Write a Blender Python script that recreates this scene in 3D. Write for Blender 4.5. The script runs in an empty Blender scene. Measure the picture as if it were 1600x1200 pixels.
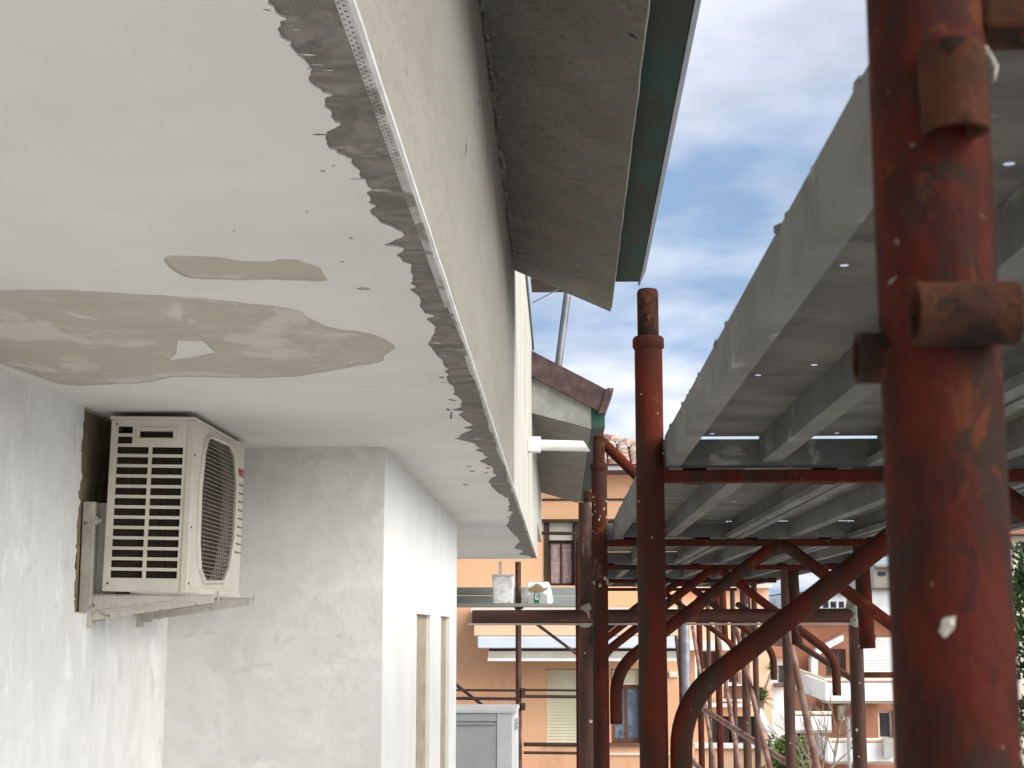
import bpy, bmesh, math, random
from mathutils import Vector, Matrix, noise
from math import sin, cos, pi, radians, atan2, sqrt, tan, atan

rnd = random.Random(7)
scene = bpy.context.scene
col = scene.collection

# ------------------------------------------------------------------ camera
# eye at the origin, +Y along the facade, +X to the right, +Z up
F = 2400.0                                    # focal length in pixels of a 1600 px wide picture
PITCH = atan(380.0 / F)
YAW = atan(75.0 * cos(PITCH) / F)
cam_d = bpy.data.cameras.new('camera')
cam = bpy.data.objects.new('camera', cam_d)
col.objects.link(cam)
scene.camera = cam
cam.location = (0, 0, 0)
cam.rotation_euler = (pi / 2 + PITCH, 0, YAW)
cam_d.sensor_width = 36.0
cam_d.lens = 36.0 * F / 1600.0
cam_d.clip_start = 0.02
cam_d.clip_end = 3000
cam_d.dof.use_dof = True
cam_d.dof.focus_distance = 6.0
cam_d.dof.aperture_fstop = 24

# ------------------------------------------------------------------ sky and sun
SUN = Vector((0.80, -0.48, 0.56)).normalized()
w = bpy.data.worlds.new('World')
scene.world = w
w.use_nodes = True
nt = w.node_tree
nt.nodes.clear()
def wn(t, **kw):
    n = nt.nodes.new(t)
    for k, v in kw.items():
        setattr(n, k, v)
    return n
wout = wn('ShaderNodeOutputWorld')
wbg = wn('ShaderNodeBackground')
wbg.inputs['Strength'].default_value = 0.078
sky = wn('ShaderNodeTexSky', sky_type='NISHITA')
sky.sun_disc = False
sky.sun_elevation = math.asin(SUN.z)
sky.sun_rotation = atan2(SUN.x, SUN.y)
sky.dust_density = 1.0
sky.ozone_density = 1.5
tc = wn('ShaderNodeTexCoord')
sep = wn('ShaderNodeSeparateXYZ')
nt.links.new(tc.outputs['Generated'], sep.inputs[0])
zz = wn('ShaderNodeMath', operation='MAXIMUM'); zz.inputs[1].default_value = 0.0
nt.links.new(sep.outputs['Z'], zz.inputs[0])
za = wn('ShaderNodeMath', operation='ADD'); za.inputs[1].default_value = 0.16
nt.links.new(zz.outputs[0], za.inputs[0])
dx = wn('ShaderNodeMath', operation='DIVIDE'); dy = wn('ShaderNodeMath', operation='DIVIDE')
nt.links.new(sep.outputs['X'], dx.inputs[0]); nt.links.new(za.outputs[0], dx.inputs[1])
nt.links.new(sep.outputs['Y'], dy.inputs[0]); nt.links.new(za.outputs[0], dy.inputs[1])
cmb = wn('ShaderNodeCombineXYZ')
nt.links.new(dx.outputs[0], cmb.inputs[0]); nt.links.new(dy.outputs[0], cmb.inputs[1])
cmb.inputs[2].default_value = 15.7
n1 = wn('ShaderNodeTexNoise'); n1.inputs['Scale'].default_value = 1.15
n1.inputs['Detail'].default_value = 9; n1.inputs['Roughness'].default_value = 0.52
n1.inputs['Distortion'].default_value = 0.25
nt.links.new(cmb.outputs[0], n1.inputs['Vector'])
r1 = wn('ShaderNodeValToRGB')
r1.color_ramp.elements[0].position = 0.36; r1.color_ramp.elements[0].color = (0.45, 0.45, 0.45, 1)
r1.color_ramp.elements[1].position = 0.60; r1.color_ramp.elements[1].color = (1, 1, 1, 1)
nt.links.new(n1.outputs['Fac'], r1.inputs['Fac'])
n2 = wn('ShaderNodeTexNoise'); n2.inputs['Scale'].default_value = 2.1
n2.inputs['Detail'].default_value = 7; n2.inputs['Roughness'].default_value = 0.5
nt.links.new(cmb.outputs[0], n2.inputs['Vector'])
r2 = wn('ShaderNodeValToRGB')
r2.color_ramp.elements[0].position = 0.40; r2.color_ramp.elements[0].color = (2.8, 4.2, 6.3, 1)
r2.color_ramp.elements[1].position = 0.62; r2.color_ramp.elements[1].color = (8.6, 8.8, 9.6, 1)
nt.links.new(n2.outputs['Fac'], r2.inputs['Fac'])
wmix = wn('ShaderNodeMix', data_type='RGBA')
nt.links.new(r1.outputs['Color'], wmix.inputs['Factor'])
nt.links.new(sky.outputs[0], wmix.inputs['A'])
nt.links.new(r2.outputs['Color'], wmix.inputs['B'])
nt.links.new(wmix.outputs['Result'], wbg.inputs['Color'])
nt.links.new(wbg.outputs[0], wout.inputs['Surface'])

sun_d = bpy.data.lights.new('sun', 'SUN')
sun_d.energy = 3.7
sun_d.angle = radians(60)
sun_d.color = (1.0, 0.965, 0.905)
sun = bpy.data.objects.new('sun', sun_d)
col.objects.link(sun)
sun.rotation_euler = SUN.to_track_quat('Z', 'Y').to_euler()
sun.location = SUN * 50

vs = scene.view_settings
vs.view_transform = 'Standard'
vs.look = 'None'
vs.exposure = 0.68
vs.gamma = 1.0
scene.render.engine = 'CYCLES'
scene.cycles.use_denoising = True
scene.cycles.max_bounces = 6
scene.cycles.diffuse_bounces = 4
scene.cycles.use_adaptive_sampling = True
scene.cycles.adaptive_threshold = 0.02

# ------------------------------------------------------------------ measuring helpers
def ray(px, py):
    v = Vector(((px - 800) / F, 1.0, (600 - py) / F))
    v = Matrix.Rotation(PITCH, 3, 'X') @ v
    return Matrix.Rotation(YAW, 3, 'Z') @ v
def atY(px, py, Y):
    v = ray(px, py); return v * (Y / v.y)
def atX(px, py, X):
    v = ray(px, py); return v * (X / v.x)
def atZ(px, py, Z):
    v = ray(px, py); return v * (Z / v.z)

# ------------------------------------------------------------------ materials
MATS = {}
def srgb(r, g, b):
    f = lambda c: (c / 12.92 if c <= 0.04045 else ((c + 0.055) / 1.055) ** 2.4)
    return (f(r / 255), f(g / 255), f(b / 255))
def mk(name, a, b=None, scale=8.0, stretch=(1, 1, 1), lo=0.35, hi=0.65, detail=4, rough=0.85, metal=0.0,
       bump=0.15, bscale=60.0, bstretch=None, specks=None, second=None, spec=0.3, bdist=0.01, var=0.0, dist=0.3):
    """a/b: two colours mixed by noise; second=(colour, scale, lo, hi, stretch); specks=(colour, scale, threshold)"""
    m = bpy.data.materials.new(name)
    m.use_nodes = True
    t = m.node_tree; N = t.nodes; L = t.links
    bs = N['Principled BSDF']
    bs.inputs['Roughness'].default_value = rough
    bs.inputs['Metallic'].default_value = metal
    bs.inputs['Specular IOR Level'].default_value = spec
    b = b or a
    co = N.new('ShaderNodeTexCoord')
    oi = N.new('ShaderNodeObjectInfo')
    ofs = N.new('ShaderNodeVectorMath'); ofs.operation = 'MULTIPLY_ADD'
    ofs.inputs[0].default_value = (1, 1, 1)
    L.new(oi.outputs['Random'], ofs.inputs[0])
    ofs.inputs[1].default_value = (37, 53, 71)
    L.new(co.outputs['Object'], ofs.inputs[2])
    def nz(sc, st, de=6, ro=0.55, di=0.0):
        mp = N.new('ShaderNodeMapping'); mp.inputs['Scale'].default_value = st
        L.new(ofs.outputs[0], mp.inputs['Vector'])
        n = N.new('ShaderNodeTexNoise')
        n.inputs['Scale'].default_value = sc; n.inputs['Detail'].default_value = de
        n.inputs['Roughness'].default_value = ro; n.inputs['Distortion'].default_value = di
        L.new(mp.outputs[0], n.inputs['Vector'])
        return n
    def ramp(n, p0, p1):
        r = N.new('ShaderNodeMapRange'); r.interpolation_type = 'SMOOTHSTEP'
        r.inputs['From Min'].default_value = p0; r.inputs['From Max'].default_value = p1
        L.new(n.outputs['Fac'], r.inputs['Value'])
        return r.outputs['Result']
    def mix(f, c0, c1):
        x = N.new('ShaderNodeMix'); x.data_type = 'RGBA'
        L.new(f, x.inputs['Factor'])
        for s, c in (('A', c0), ('B', c1)):
            if isinstance(c, tuple): x.inputs[s].default_value = (*c, 1)
            else: L.new(c, x.inputs[s])
        return x.outputs['Result']
    n0 = nz(scale, stretch, detail, 0.6, dist)
    c = mix(ramp(n0, lo, hi), a, b)
    for lay in ([] if not second else second if isinstance(second, list) else [second]):
        sc, ss, l2, h2, st2 = lay
        c = mix(ramp(nz(ss, st2, 5, 0.62, 0.4), l2, h2), c, sc)
    if specks:
        sc, ss, th = specks
        c = mix(ramp(nz(ss, (1, 1, 1), 2, 0.5), th, th + 0.03), c, sc)
    if var:
        hv = N.new('ShaderNodeHueSaturation')
        mr = N.new('ShaderNodeMapRange'); mr.inputs['To Min'].default_value = 1 - var; mr.inputs['To Max'].default_value = 1 + var
        L.new(oi.outputs['Random'], mr.inputs['Value'])
        L.new(mr.outputs['Result'], hv.inputs['Value']); L.new(c, hv.inputs['Color'])
        c = hv.outputs['Color']
    L.new(c, bs.inputs['Base Color'])
    if bump:
        bn = nz(bscale, bstretch or stretch, 4, 0.6)
        bp = N.new('ShaderNodeBump'); bp.inputs['Strength'].default_value = bump
        bp.inputs['Distance'].default_value = bdist
        L.new(bn.outputs['Fac'], bp.inputs['Height'])
        L.new(bp.outputs[0], bs.inputs['Normal'])
    MATS[name] = m
    return m

mk('skim_white', (0.615, 0.608, 0.570), (0.68, 0.674, 0.64), scale=1.6, lo=0.3, hi=0.7, detail=8, bump=0.2, bscale=7, bstretch=(1, 1.6, 1),
   second=((0.585, 0.58, 0.55), 2.0, 0.56, 0.72, (1, 1.2, 1)))
mk('tan_plaster', (0.42, 0.388, 0.325), (0.475, 0.442, 0.378), scale=3.0, stretch=(1, 1.2, 1), lo=0.34, hi=0.7, bump=0.3, bscale=40,
   second=[((0.54, 0.515, 0.45), 2.4, 0.53, 0.60, (1, 0.7, 1)), ((0.43, 0.395, 0.33), 3.4, 0.50, 0.58, (1, 0.7, 1)), ((0.56, 0.535, 0.475), 5.0, 0.60, 0.64, (1, 0.5, 1))], dist=2.6)
mk('wall_plaster', (0.655, 0.65, 0.625), (0.725, 0.72, 0.70), scale=3.2, stretch=(1, 1, 0.7), lo=0.36, hi=0.66, detail=8, bump=0.4, bscale=11,
   bstretch=(1, 1, 0.6), second=[((0.595, 0.59, 0.57), 5.0, 0.56, 0.70, (1.2, 1.2, 0.6)), ((0.77, 0.765, 0.75), 4.0, 0.60, 0.66, (1, 1.3, 0.8)), ((0.62, 0.615, 0.59), 13.0, 0.46, 0.78, (1, 1, 0.6))], dist=1.2, bdist=0.02,
   specks=((0.42, 0.41, 0.38), 26.0, 0.79))
mk('wall_grey', (0.605, 0.605, 0.58), (0.68, 0.68, 0.655), scale=3.0, stretch=(1, 1, 1), lo=0.36, hi=0.68, detail=8, bump=0.3, bscale=9,
   second=[((0.74, 0.735, 0.705), 3.0, 0.54, 0.74, (1, 1, 1.2)), ((0.56, 0.56, 0.535), 6, 0.60, 0.70, (1, 1, 1.2)), ((0.585, 0.58, 0.55), 12.0, 0.46, 0.78, (1, 1, 0.8))], dist=1.5, bdist=0.02, specks=((0.38, 0.37, 0.34), 22.0, 0.80))
mk('wall_white', (0.70, 0.695, 0.67), (0.75, 0.745, 0.72), scale=2.5, stretch=(1.1, 1.1, 0.7), lo=0.35, hi=0.65, bump=0.12, bscale=12, bstretch=(1, 1, 0.5), second=((0.66, 0.655, 0.63), 4, 0.58, 0.75, (1.2, 1.2, 0.5)))
mk('cement', (0.13, 0.125, 0.11), (0.225, 0.215, 0.19), scale=7, stretch=(0.8, 1.4, 1), lo=0.33, hi=0.68, bump=0.35, bscale=22, bdist=0.012,
   second=((0.34, 0.33, 0.30), 6.0, 0.60, 0.70, (0.7, 1.8, 1)), dist=1.8)
mk('mesh_grey', (0.235, 0.225, 0.195), (0.19, 0.183, 0.16), scale=20, lo=.4, hi=.6, bump=0)
mk('bead_white', (0.50, 0.50, 0.49), (0.36, 0.36, 0.34), scale=14, lo=0.45, hi=0.7, bump=0.2,
   second=((0.24, 0.232, 0.21), 10, 0.52, 0.62, (1, 0.6, 1)))
mk('nosing_white', (0.72, 0.72, 0.71), (0.60, 0.60, 0.58), scale=9, bump=0.1)
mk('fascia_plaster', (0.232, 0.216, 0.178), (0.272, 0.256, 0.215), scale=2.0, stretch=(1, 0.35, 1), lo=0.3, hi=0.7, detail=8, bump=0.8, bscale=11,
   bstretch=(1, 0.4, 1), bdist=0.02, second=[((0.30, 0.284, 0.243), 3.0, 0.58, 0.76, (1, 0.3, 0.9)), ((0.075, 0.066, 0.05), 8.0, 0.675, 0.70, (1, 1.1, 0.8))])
mk('fascia_skylit', (0.42, 0.40, 0.335), (0.52, 0.50, 0.445), scale=4, stretch=(1, 0.8, 0.3), lo=0.35, hi=0.65, bump=0.4, bscale=30, bstretch=(1, 1, 0.2),
   second=((0.30, 0.28, 0.235), 6, 0.6, 0.72, (1, 1, 0.25)))  # fascia plaster with open-sky light put into a paler colour
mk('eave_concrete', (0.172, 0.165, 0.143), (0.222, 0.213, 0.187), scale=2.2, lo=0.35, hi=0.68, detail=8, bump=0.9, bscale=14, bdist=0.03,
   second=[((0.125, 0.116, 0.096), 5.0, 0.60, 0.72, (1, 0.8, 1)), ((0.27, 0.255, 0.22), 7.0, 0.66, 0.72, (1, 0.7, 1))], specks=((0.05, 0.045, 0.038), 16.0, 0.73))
mk('gable_concrete', (0.22, 0.22, 0.195), (0.30, 0.30, 0.265), scale=6, lo=0.35, hi=0.65, bump=0.4, bscale=30)
mk('gutter_green', (0.026, 0.072, 0.058), (0.045, 0.048, 0.040), scale=5, stretch=(1, 0.5, 1), lo=0.42, hi=0.62, rough=0.8, bump=0.1,
   second=((0.05, 0.13, 0.11), 9, 0.66, 0.76, (1, 1, 1)))
mk('grey_metal', (0.085, 0.083, 0.076), (0.13, 0.126, 0.116), scale=6, rough=0.5, metal=0.3, bump=0.1)
mk('brown_metal', (0.055, 0.032, 0.030), (0.10, 0.06, 0.055), scale=9, lo=0.4, hi=0.65, rough=0.6, bump=0.2,
   second=((0.32, 0.30, 0.28), 16, 0.68, 0.74, (2, 2, 0.5)))
mk('red_paint', (0.085, 0.0165, 0.0095), (0.050, 0.0165, 0.0110), scale=11, stretch=(1, 1, 0.4), lo=0.43, hi=0.57, detail=8, rough=0.88, spec=0.08, bump=0.4, bscale=90, bdist=0.004,
   second=[((0.040, 0.0245, 0.0175), 9.0, 0.50, 0.60, (1, 1, 0.28)), ((0.12, 0.036, 0.014), 22.0, 0.61, 0.66, (1, 1, 0.5)), ((0.13, 0.10, 0.085), 13.0, 0.66, 0.74, (1, 1, 0.35))],
   specks=((0.36, 0.31, 0.26), 48.0, 0.775))
mk('near_paint', (0.060, 0.0112, 0.0066), (0.032, 0.010, 0.0068), scale=38, stretch=(1, 1, 0.6), lo=0.42, hi=0.58, detail=9, rough=0.8, spec=0.1, bump=0.5, bscale=130, bdist=0.003,
   second=[((0.026, 0.0145, 0.010), 24.0, 0.51, 0.58, (1, 1, 0.55)), ((0.075, 0.022, 0.009), 46.0, 0.60, 0.68, (1, 1, 0.7)), ((0.062, 0.044, 0.038), 15.0, 0.60, 0.76, (1, 1, 0.6)), ((0.035, 0.010, 0.008), 90.0, 0.60, 0.64, (1, 1, 0.5))],
   specks=((0.13, 0.10, 0.085), 130.0, 0.735))
mk('rust', (0.040, 0.018, 0.011), (0.062, 0.023, 0.012), scale=40, detail=8, rough=0.9, spec=0.1, bump=0.7, bscale=150, bdist=0.003,
   second=[((0.020, 0.012, 0.009), 32, 0.50, 0.60, (1, 1, 1)), ((0.10, 0.035, 0.014), 50, 0.60, 0.67, (1, 1, 1))])
mk('old_brown', (0.095, 0.043, 0.028), (0.055, 0.029, 0.021), scale=12, stretch=(1, 1, 0.35), lo=0.4, hi=0.6, rough=0.75, bump=0.4, bscale=60,
   second=((0.35, 0.30, 0.25), 10.0, 0.62, 0.72, (1.3, 1.3, 0.3)), specks=((0.55, 0.52, 0.47), 40, 0.72))
mk('old_ledger', (0.11, 0.04, 0.027), (0.055, 0.028, 0.02), scale=12, stretch=(0.35, 1, 1), lo=0.4, hi=0.6, rough=0.75, bump=0.4, bscale=60,
   second=((0.30, 0.27, 0.23), 12.0, 0.64, 0.74, (0.4, 1.3, 1.3)), specks=((0.55, 0.52, 0.47), 40, 0.73))
mk('pale_rust', (0.27, 0.17, 0.14), (0.17, 0.08, 0.055), scale=8, lo=0.4, hi=0.62, rough=0.7, bump=0.2)
mk('crusted', (0.50, 0.48, 0.40), (0.34, 0.32, 0.26), scale=20, rough=0.95, bump=1.0, bscale=50, bdist=0.02,
   second=((0.14, 0.07, 0.04), 25, 0.64, 0.72, (1, 1, 1)))
mk('deck_steel', (0.088, 0.09, 0.086), (0.145, 0.145, 0.137), scale=7, stretch=(1, 0.5, 1), lo=0.35, hi=0.66, detail=8, rough=0.6, metal=0.2, bump=0.4, bscale=30,
   bstretch=(0.6, 2, 1), second=[((0.085, 0.083, 0.076), 6, 0.56, 0.68, (1, 0.7, 1)), ((0.23, 0.225, 0.21), 11, 0.62, 0.70, (1, 0.6, 1)), ((0.075, 0.048, 0.032), 16, 0.68, 0.73, (1, 1, 1))],
   specks=((0.045, 0.036, 0.03), 35.0, 0.74), var=0.12)
mk('deck_pan', (0.098, 0.094, 0.082), (0.15, 0.144, 0.126), scale=5, stretch=(0.7, 1.6, 1), lo=0.35, hi=0.66, detail=8, rough=0.75, metal=0.1, bump=0.5, bscale=22, bdist=0.015,
   bstretch=(0.5, 4, 1), second=[((0.075, 0.072, 0.062), 6, 0.54, 0.68, (0.7, 1.6, 1)), ((0.24, 0.23, 0.205), 9, 0.63, 0.71, (0.6, 2.2, 1)), ((0.085, 0.055, 0.035), 13, 0.67, 0.73, (1, 1, 1))],
   specks=((0.04, 0.033, 0.027), 35.0, 0.735), var=0.1)
mk('pvc_white', (0.78, 0.78, 0.75), (0.70, 0.70, 0.66), scale=9, rough=0.4, bump=0.03)
mk('ac_shell', (0.56, 0.52, 0.44), (0.63, 0.595, 0.52), scale=5, rough=0.45, bump=0.04, bscale=20, second=((0.40, 0.35, 0.27), 7, 0.63, 0.78, (1, 1, 0.5)),
   specks=((0.20, 0.15, 0.10), 60, 0.77))
mk('ac_dark', (0.020, 0.016, 0.011), (0.045, 0.035, 0.022), scale=12, stretch=(1, 1, 0.2), rough=0.7, bump=0.1)
mk('ac_coil', (0.050, 0.039, 0.026), (0.026, 0.020, 0.013), scale=20, stretch=(8, 8, 0.2), rough=0.6, metal=0.2, bump=0.3)
mk('ac_wire', (0.22, 0.19, 0.145), (0.15, 0.125, 0.09), scale=20, rough=0.6, bump=0)
mk('logo_red', (0.48, 0.045, 0.05), rough=0.5, bump=0)
mk('bracket_paint', (0.44, 0.42, 0.36), (0.54, 0.51, 0.45), scale=9, rough=0.7, bump=0.5, bscale=60, second=((0.18, 0.12, 0.07), 16, 0.62, 0.70, (1, 1, 1)))
mk('bare_mortar', (0.22, 0.18, 0.105), (0.33, 0.275, 0.18), scale=8, lo=0.35, hi=0.65, bump=1.0, bscale=50, bdist=0.02, rough=0.95)
mk('niche_tan', (0.33, 0.27, 0.18), (0.42, 0.36, 0.26), scale=10, lo=0.35, hi=0.65, bump=0.5, bscale=60)
mk('floor_tile', (0.68, 0.66, 0.62), (0.74, 0.72, 0.68), scale=4, rough=0.5, bump=0.05)
mk('ground', (0.30, 0.29, 0.27), (0.42, 0.41, 0.38), scale=0.4, bump=0.1, bscale=5)
mk('peach', (0.70, 0.385, 0.215), (0.74, 0.42, 0.245), scale=0.8, lo=0.3, hi=0.7, detail=8, bump=0.1, bscale=12,
   second=((0.60, 0.33, 0.19), 0.9, 0.58, 0.75, (2.2, 1, 0.5)))
mk('peach_pale', (0.74, 0.475, 0.30), (0.78, 0.52, 0.345), scale=0.8, lo=0.3, hi=0.7, detail=8, bump=0.1, bscale=12,
   second=((0.64, 0.42, 0.28), 0.9, 0.58, 0.75, (2.2, 1, 0.5)))
mk('trim_white', (0.76, 0.76, 0.74), (0.70, 0.70, 0.68), scale=2, bump=0.05)
mk('trim_cream', (0.74, 0.66, 0.54), (0.68, 0.60, 0.48), scale=2, bump=0.05)
mk('awning_grey', (0.58, 0.62, 0.68), (0.65, 0.68, 0.73), scale=2, bump=0.02)
mk('taupe', (0.36, 0.335, 0.28), (0.42, 0.39, 0.33), scale=3, bump=0.05)
mk('dark_brown', (0.035, 0.019, 0.014), (0.055, 0.03, 0.022), scale=5, rough=0.5, bump=0.05)
mk('mid_brown', (0.13, 0.06, 0.036), (0.17, 0.085, 0.05), scale=5, rough=0.6, bump=0.05)
mk('shutter_cream', (0.62, 0.58, 0.40), (0.67, 0.63, 0.46), scale=2, bump=0.02, rough=0.6)
mk('curtain', (0.42, 0.30, 0.26), (0.26, 0.19, 0.18), scale=9, stretch=(3.5, 1, 0.5), lo=0.4, hi=0.6, bump=0.0, second=((0.55, 0.46, 0.42), 4, 0.55, 0.62, (0.3, 1, 3.5)))
mk('glass_blue', (0.10, 0.15, 0.22), (0.22, 0.29, 0.38), scale=4, rough=0.12, bump=0.02, spec=0.6, second=((0.05, 0.06, 0.08), 7, 0.55, 0.65, (1, 1, 1)))
mk('glass_dark', (0.018, 0.02, 0.024), (0.045, 0.05, 0.058), scale=3, rough=0.12, bump=0.0, spec=0.6)
mk('terracotta', (0.30, 0.125, 0.075), (0.36, 0.16, 0.10), scale=1.2, bump=0.1, bscale=8)
mk('roof_tile', (0.42, 0.22, 0.14), (0.66, 0.54, 0.44), scale=3, lo=0.35, hi=0.65, bump=0.2, var=0.28)
mk('tile_joint', (0.06, 0.04, 0.03), (0.09, 0.06, 0.045), scale=3, bump=0.1)
mk('toe_grey', (0.25, 0.28, 0.275), (0.34, 0.37, 0.365), scale=4, stretch=(0.3, 1, 2), bump=0.1, rough=0.6)
mk('deck_wood', (0.19, 0.19, 0.175), (0.26, 0.255, 0.235), scale=6, stretch=(0.3, 1, 1), bump=0.2)
mk('cabinet_grey', (0.33, 0.345, 0.35), (0.38, 0.395, 0.40), scale=3, rough=0.5, bump=0.03)
mk('cabinet_light', (0.55, 0.56, 0.56), (0.48, 0.49, 0.49), scale=3, rough=0.5, bump=0.03)
mk('bucket', (0.55, 0.56, 0.53), (0.74, 0.75, 0.73), scale=9, stretch=(1, 1, 1.5), lo=0.4, hi=0.6, bump=0.1, second=((0.42, 0.38, 0.20), 14, 0.62, 0.68, (1, 1, 2)))
mk('bag_white', (0.75, 0.75, 0.74), (0.80, 0.80, 0.79), scale=8, bump=0.3, bscale=20)
mk('bag_grey', (0.33, 0.33, 0.32), (0.40, 0.40, 0.38), scale=8, bump=0.1)
mk('bag_green', (0.015, 0.14, 0.075), rough=0.6, bump=0)
mk('bag_kraft', (0.23, 0.155, 0.08), (0.30, 0.21, 0.12), scale=9, bump=0.2)
mk('leaf_dark', (0.020, 0.050, 0.016), (0.055, 0.11, 0.030), scale=3, rough=0.6, bump=0, var=0.2)
mk('leaf_light', (0.09, 0.16, 0.03), (0.16, 0.22, 0.06), scale=3, rough=0.6, bump=0, var=0.2)
mk('bark', (0.10, 0.075, 0.055), (0.16, 0.13, 0.10), scale=6, bump=0.5)
mk('bark_pale', (0.22, 0.18, 0.14), (0.30, 0.26, 0.21), scale=6, bump=0.3)
mk('beige_wall', (0.50, 0.44, 0.36), (0.56, 0.50, 0.42), scale=1.0, bump=0.05)
mk('roof_dark', (0.10, 0.075, 0.06), (0.15, 0.11, 0.09), scale=2, bump=0.2)
mk('steel_pole', (0.16, 0.165, 0.165), (0.24, 0.245, 0.245), scale=5, rough=0.45, metal=0.5, bump=0.05)
mk('galvanised', (0.22, 0.24, 0.26), (0.33, 0.35, 0.37), scale=5, rough=0.4, metal=0.4, bump=0.05)

# ------------------------------------------------------------------ mesh helpers
class MB:
    def __init__(s): s.v = []; s.f = []
    def add(s, vs, fs):
        o = len(s.v); s.v += [tuple(v) for v in vs]; s.f += [tuple(i + o for i in f) for f in fs]; return s
    def hexa(s, p):           # 8 corners: bottom 0-3 ccw, top 4-7
        return s.add(p, [(3, 2, 1, 0), (4, 5, 6, 7), (0, 1, 5, 4), (1, 2, 6, 5), (2, 3, 7, 6), (3, 0, 4, 7)])
    def box(s, x0, x1, y0, y1, z0, z1):
        if x0 > x1: x0, x1 = x1, x0
        if y0 > y1: y0, y1 = y1, y0
        if z0 > z1: z0, z1 = z1, z0
        return s.hexa([(x0, y0, z0), (x1, y0, z0), (x1, y1, z0), (x0, y1, z0), (x0, y0, z1), (x1, y0, z1), (x1, y1, z1), (x0, y1, z1)])
    def tube(s, pts, r, n=14, cap=True, rr=None):
        pts = [Vector(p) for p in pts]
        k = len(pts); rings = []
        t0 = (pts[1] - pts[0]).normalized()
        up = Vector((0, 0, 1)) if abs(t0.z) < 0.9 else Vector((0, 1, 0))
        u = t0.cross(up).normalized()
        for i, p in enumerate(pts):
            if i == 0: t = t0
            elif i == k - 1: t = (pts[i] - pts[i - 1]).normalized()
            else: t = ((pts[i + 1] - p).normalized() + (p - pts[i - 1]).normalized()).normalized()
            u = (u - t * u.dot(t)).normalized(); v = t.cross(u)
            ri = rr[i] if rr else r
            rings.append([p + (u * cos(2 * pi * j / n) + v * sin(2 * pi * j / n)) * ri for j in range(n)])
        vs = [q for g in rings for q in g]; fs = []
        for i in range(k - 1):
            for j in range(n):
                a, b = i * n + j, i * n + (j + 1) % n
                fs.append((a, b, b + n, a + n))
        if cap: fs += [tuple(range(n - 1, -1, -1)), tuple((k - 1) * n + j for j in range(n))]
        return s.add(vs, fs)
    def pipe(s, p0, p1, ro, ri, n=20):     # open-ended hollow tube
        p0, p1 = Vector(p0), Vector(p1); t = (p1 - p0).normalized()
        up = Vector((0, 0, 1)) if abs(t.z) < 0.9 else Vector((0, 1, 0))
        u = t.cross(up).normalized(); v = t.cross(u)
        vs = []
        for p, r in ((p0, ro), (p1, ro), (p1, ri), (p0, ri)):
            vs += [p + (u * cos(2 * pi * j / n) + v * sin(2 * pi * j / n)) * r for j in range(n)]
        fs = []
        for g in range(4):
            for j in range(n):
                a, b = g * n + j, g * n + (j + 1) % n
                c, d = ((g + 1) % 4) * n + (j + 1) % n, ((g + 1) % 4) * n + j
                fs.append((a, b, c, d))
        return s.add(vs, fs)
    def prism_y(s, prof, y0, y1, prof1=None):   # profile [(x,z)] swept along Y
        n = len(prof); prof1 = prof1 or prof
        vs = [(x, y0, z) for x, z in prof] + [(x, y1, z) for x, z in prof1]
        fs = [tuple(range(n)), tuple(range(2 * n - 1, n - 1, -1))]
        fs += [(i, i + n, (i + 1) % n + n, (i + 1) % n) for i in range(n)]
        return s.add(vs, fs)
    def prism_x(s, prof, x0, x1):               # profile [(y,z)]
        n = len(prof)
        vs = [(x0, y, z) for y, z in prof] + [(x1, y, z) for y, z in prof]
        fs = [tuple(range(n)), tuple(range(2 * n - 1, n - 1, -1))]
        fs += [(i, i + n, (i + 1) % n + n, (i + 1) % n) for i in range(n)]
        return s.add(vs, fs)
    def build(s, name, mat, parent=None, smooth=False, bevel=0.0, fix=True):
        me = bpy.data.meshes.new(name)
        o = Vector(parent['_base']) if parent is not None and '_base' in parent else Vector((0, 0, 0))
        me.from_pydata([(x - o.x, y - o.y, z - o.z) for x, y, z in s.v], [], s.f)
        if fix:
            bm = bmesh.new(); bm.from_mesh(me)
            bmesh.ops.recalc_face_normals(bm, faces=bm.faces); bm.to_mesh(me); bm.free()
        me.materials.append(MATS[mat])
        if smooth:
            for p in me.polygons: p.use_smooth = True
            me.set_sharp_from_angle(angle=radians(40))
        ob = bpy.data.objects.new(name, me)
        col.objects.link(ob)
        if parent is not None:
            ob.parent = parent
            ob['_base'] = tuple(o)
        if bevel:
            md = ob.modifiers.new('bevel', 'BEVEL'); md.width = bevel; md.segments = 2; md.limit_method = 'ANGLE'
        return ob

def tag(o, label=None, cat=None, group=None, kind=None):
    if label: o['label'] = label
    if cat: o['category'] = cat
    if group: o['group'] = group
    if kind: o['kind'] = kind
    return o
def thing(name, base, label, cat, group=None):
    o = bpy.data.objects.new(name, None)
    o.empty_display_size = 0.1
    col.objects.link(o)
    o.location = base; o['_base'] = tuple(base)
    return tag(o, label, cat, group)
def part(parent, name, mat, fn, **kw):
    m = MB(); fn(m); return m.build(name, mat, parent, **kw)
def solo(name, mat, mb, label, cat, group=None, **kw):
    """a thing that is one mesh, its origin at its base"""
    xs = [v[0] for v in mb.v]; ys = [v[1] for v in mb.v]; zs = [v[2] for v in mb.v]
    b = Vector(((min(xs) + max(xs)) / 2, (min(ys) + max(ys)) / 2, min(zs)))
    mb.v = [(x - b.x, y - b.y, z - b.z) for x, y, z in mb.v]
    o = mb.build(name, mat, None, **kw); o.location = b
    return tag(o, label, cat, group)
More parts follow.
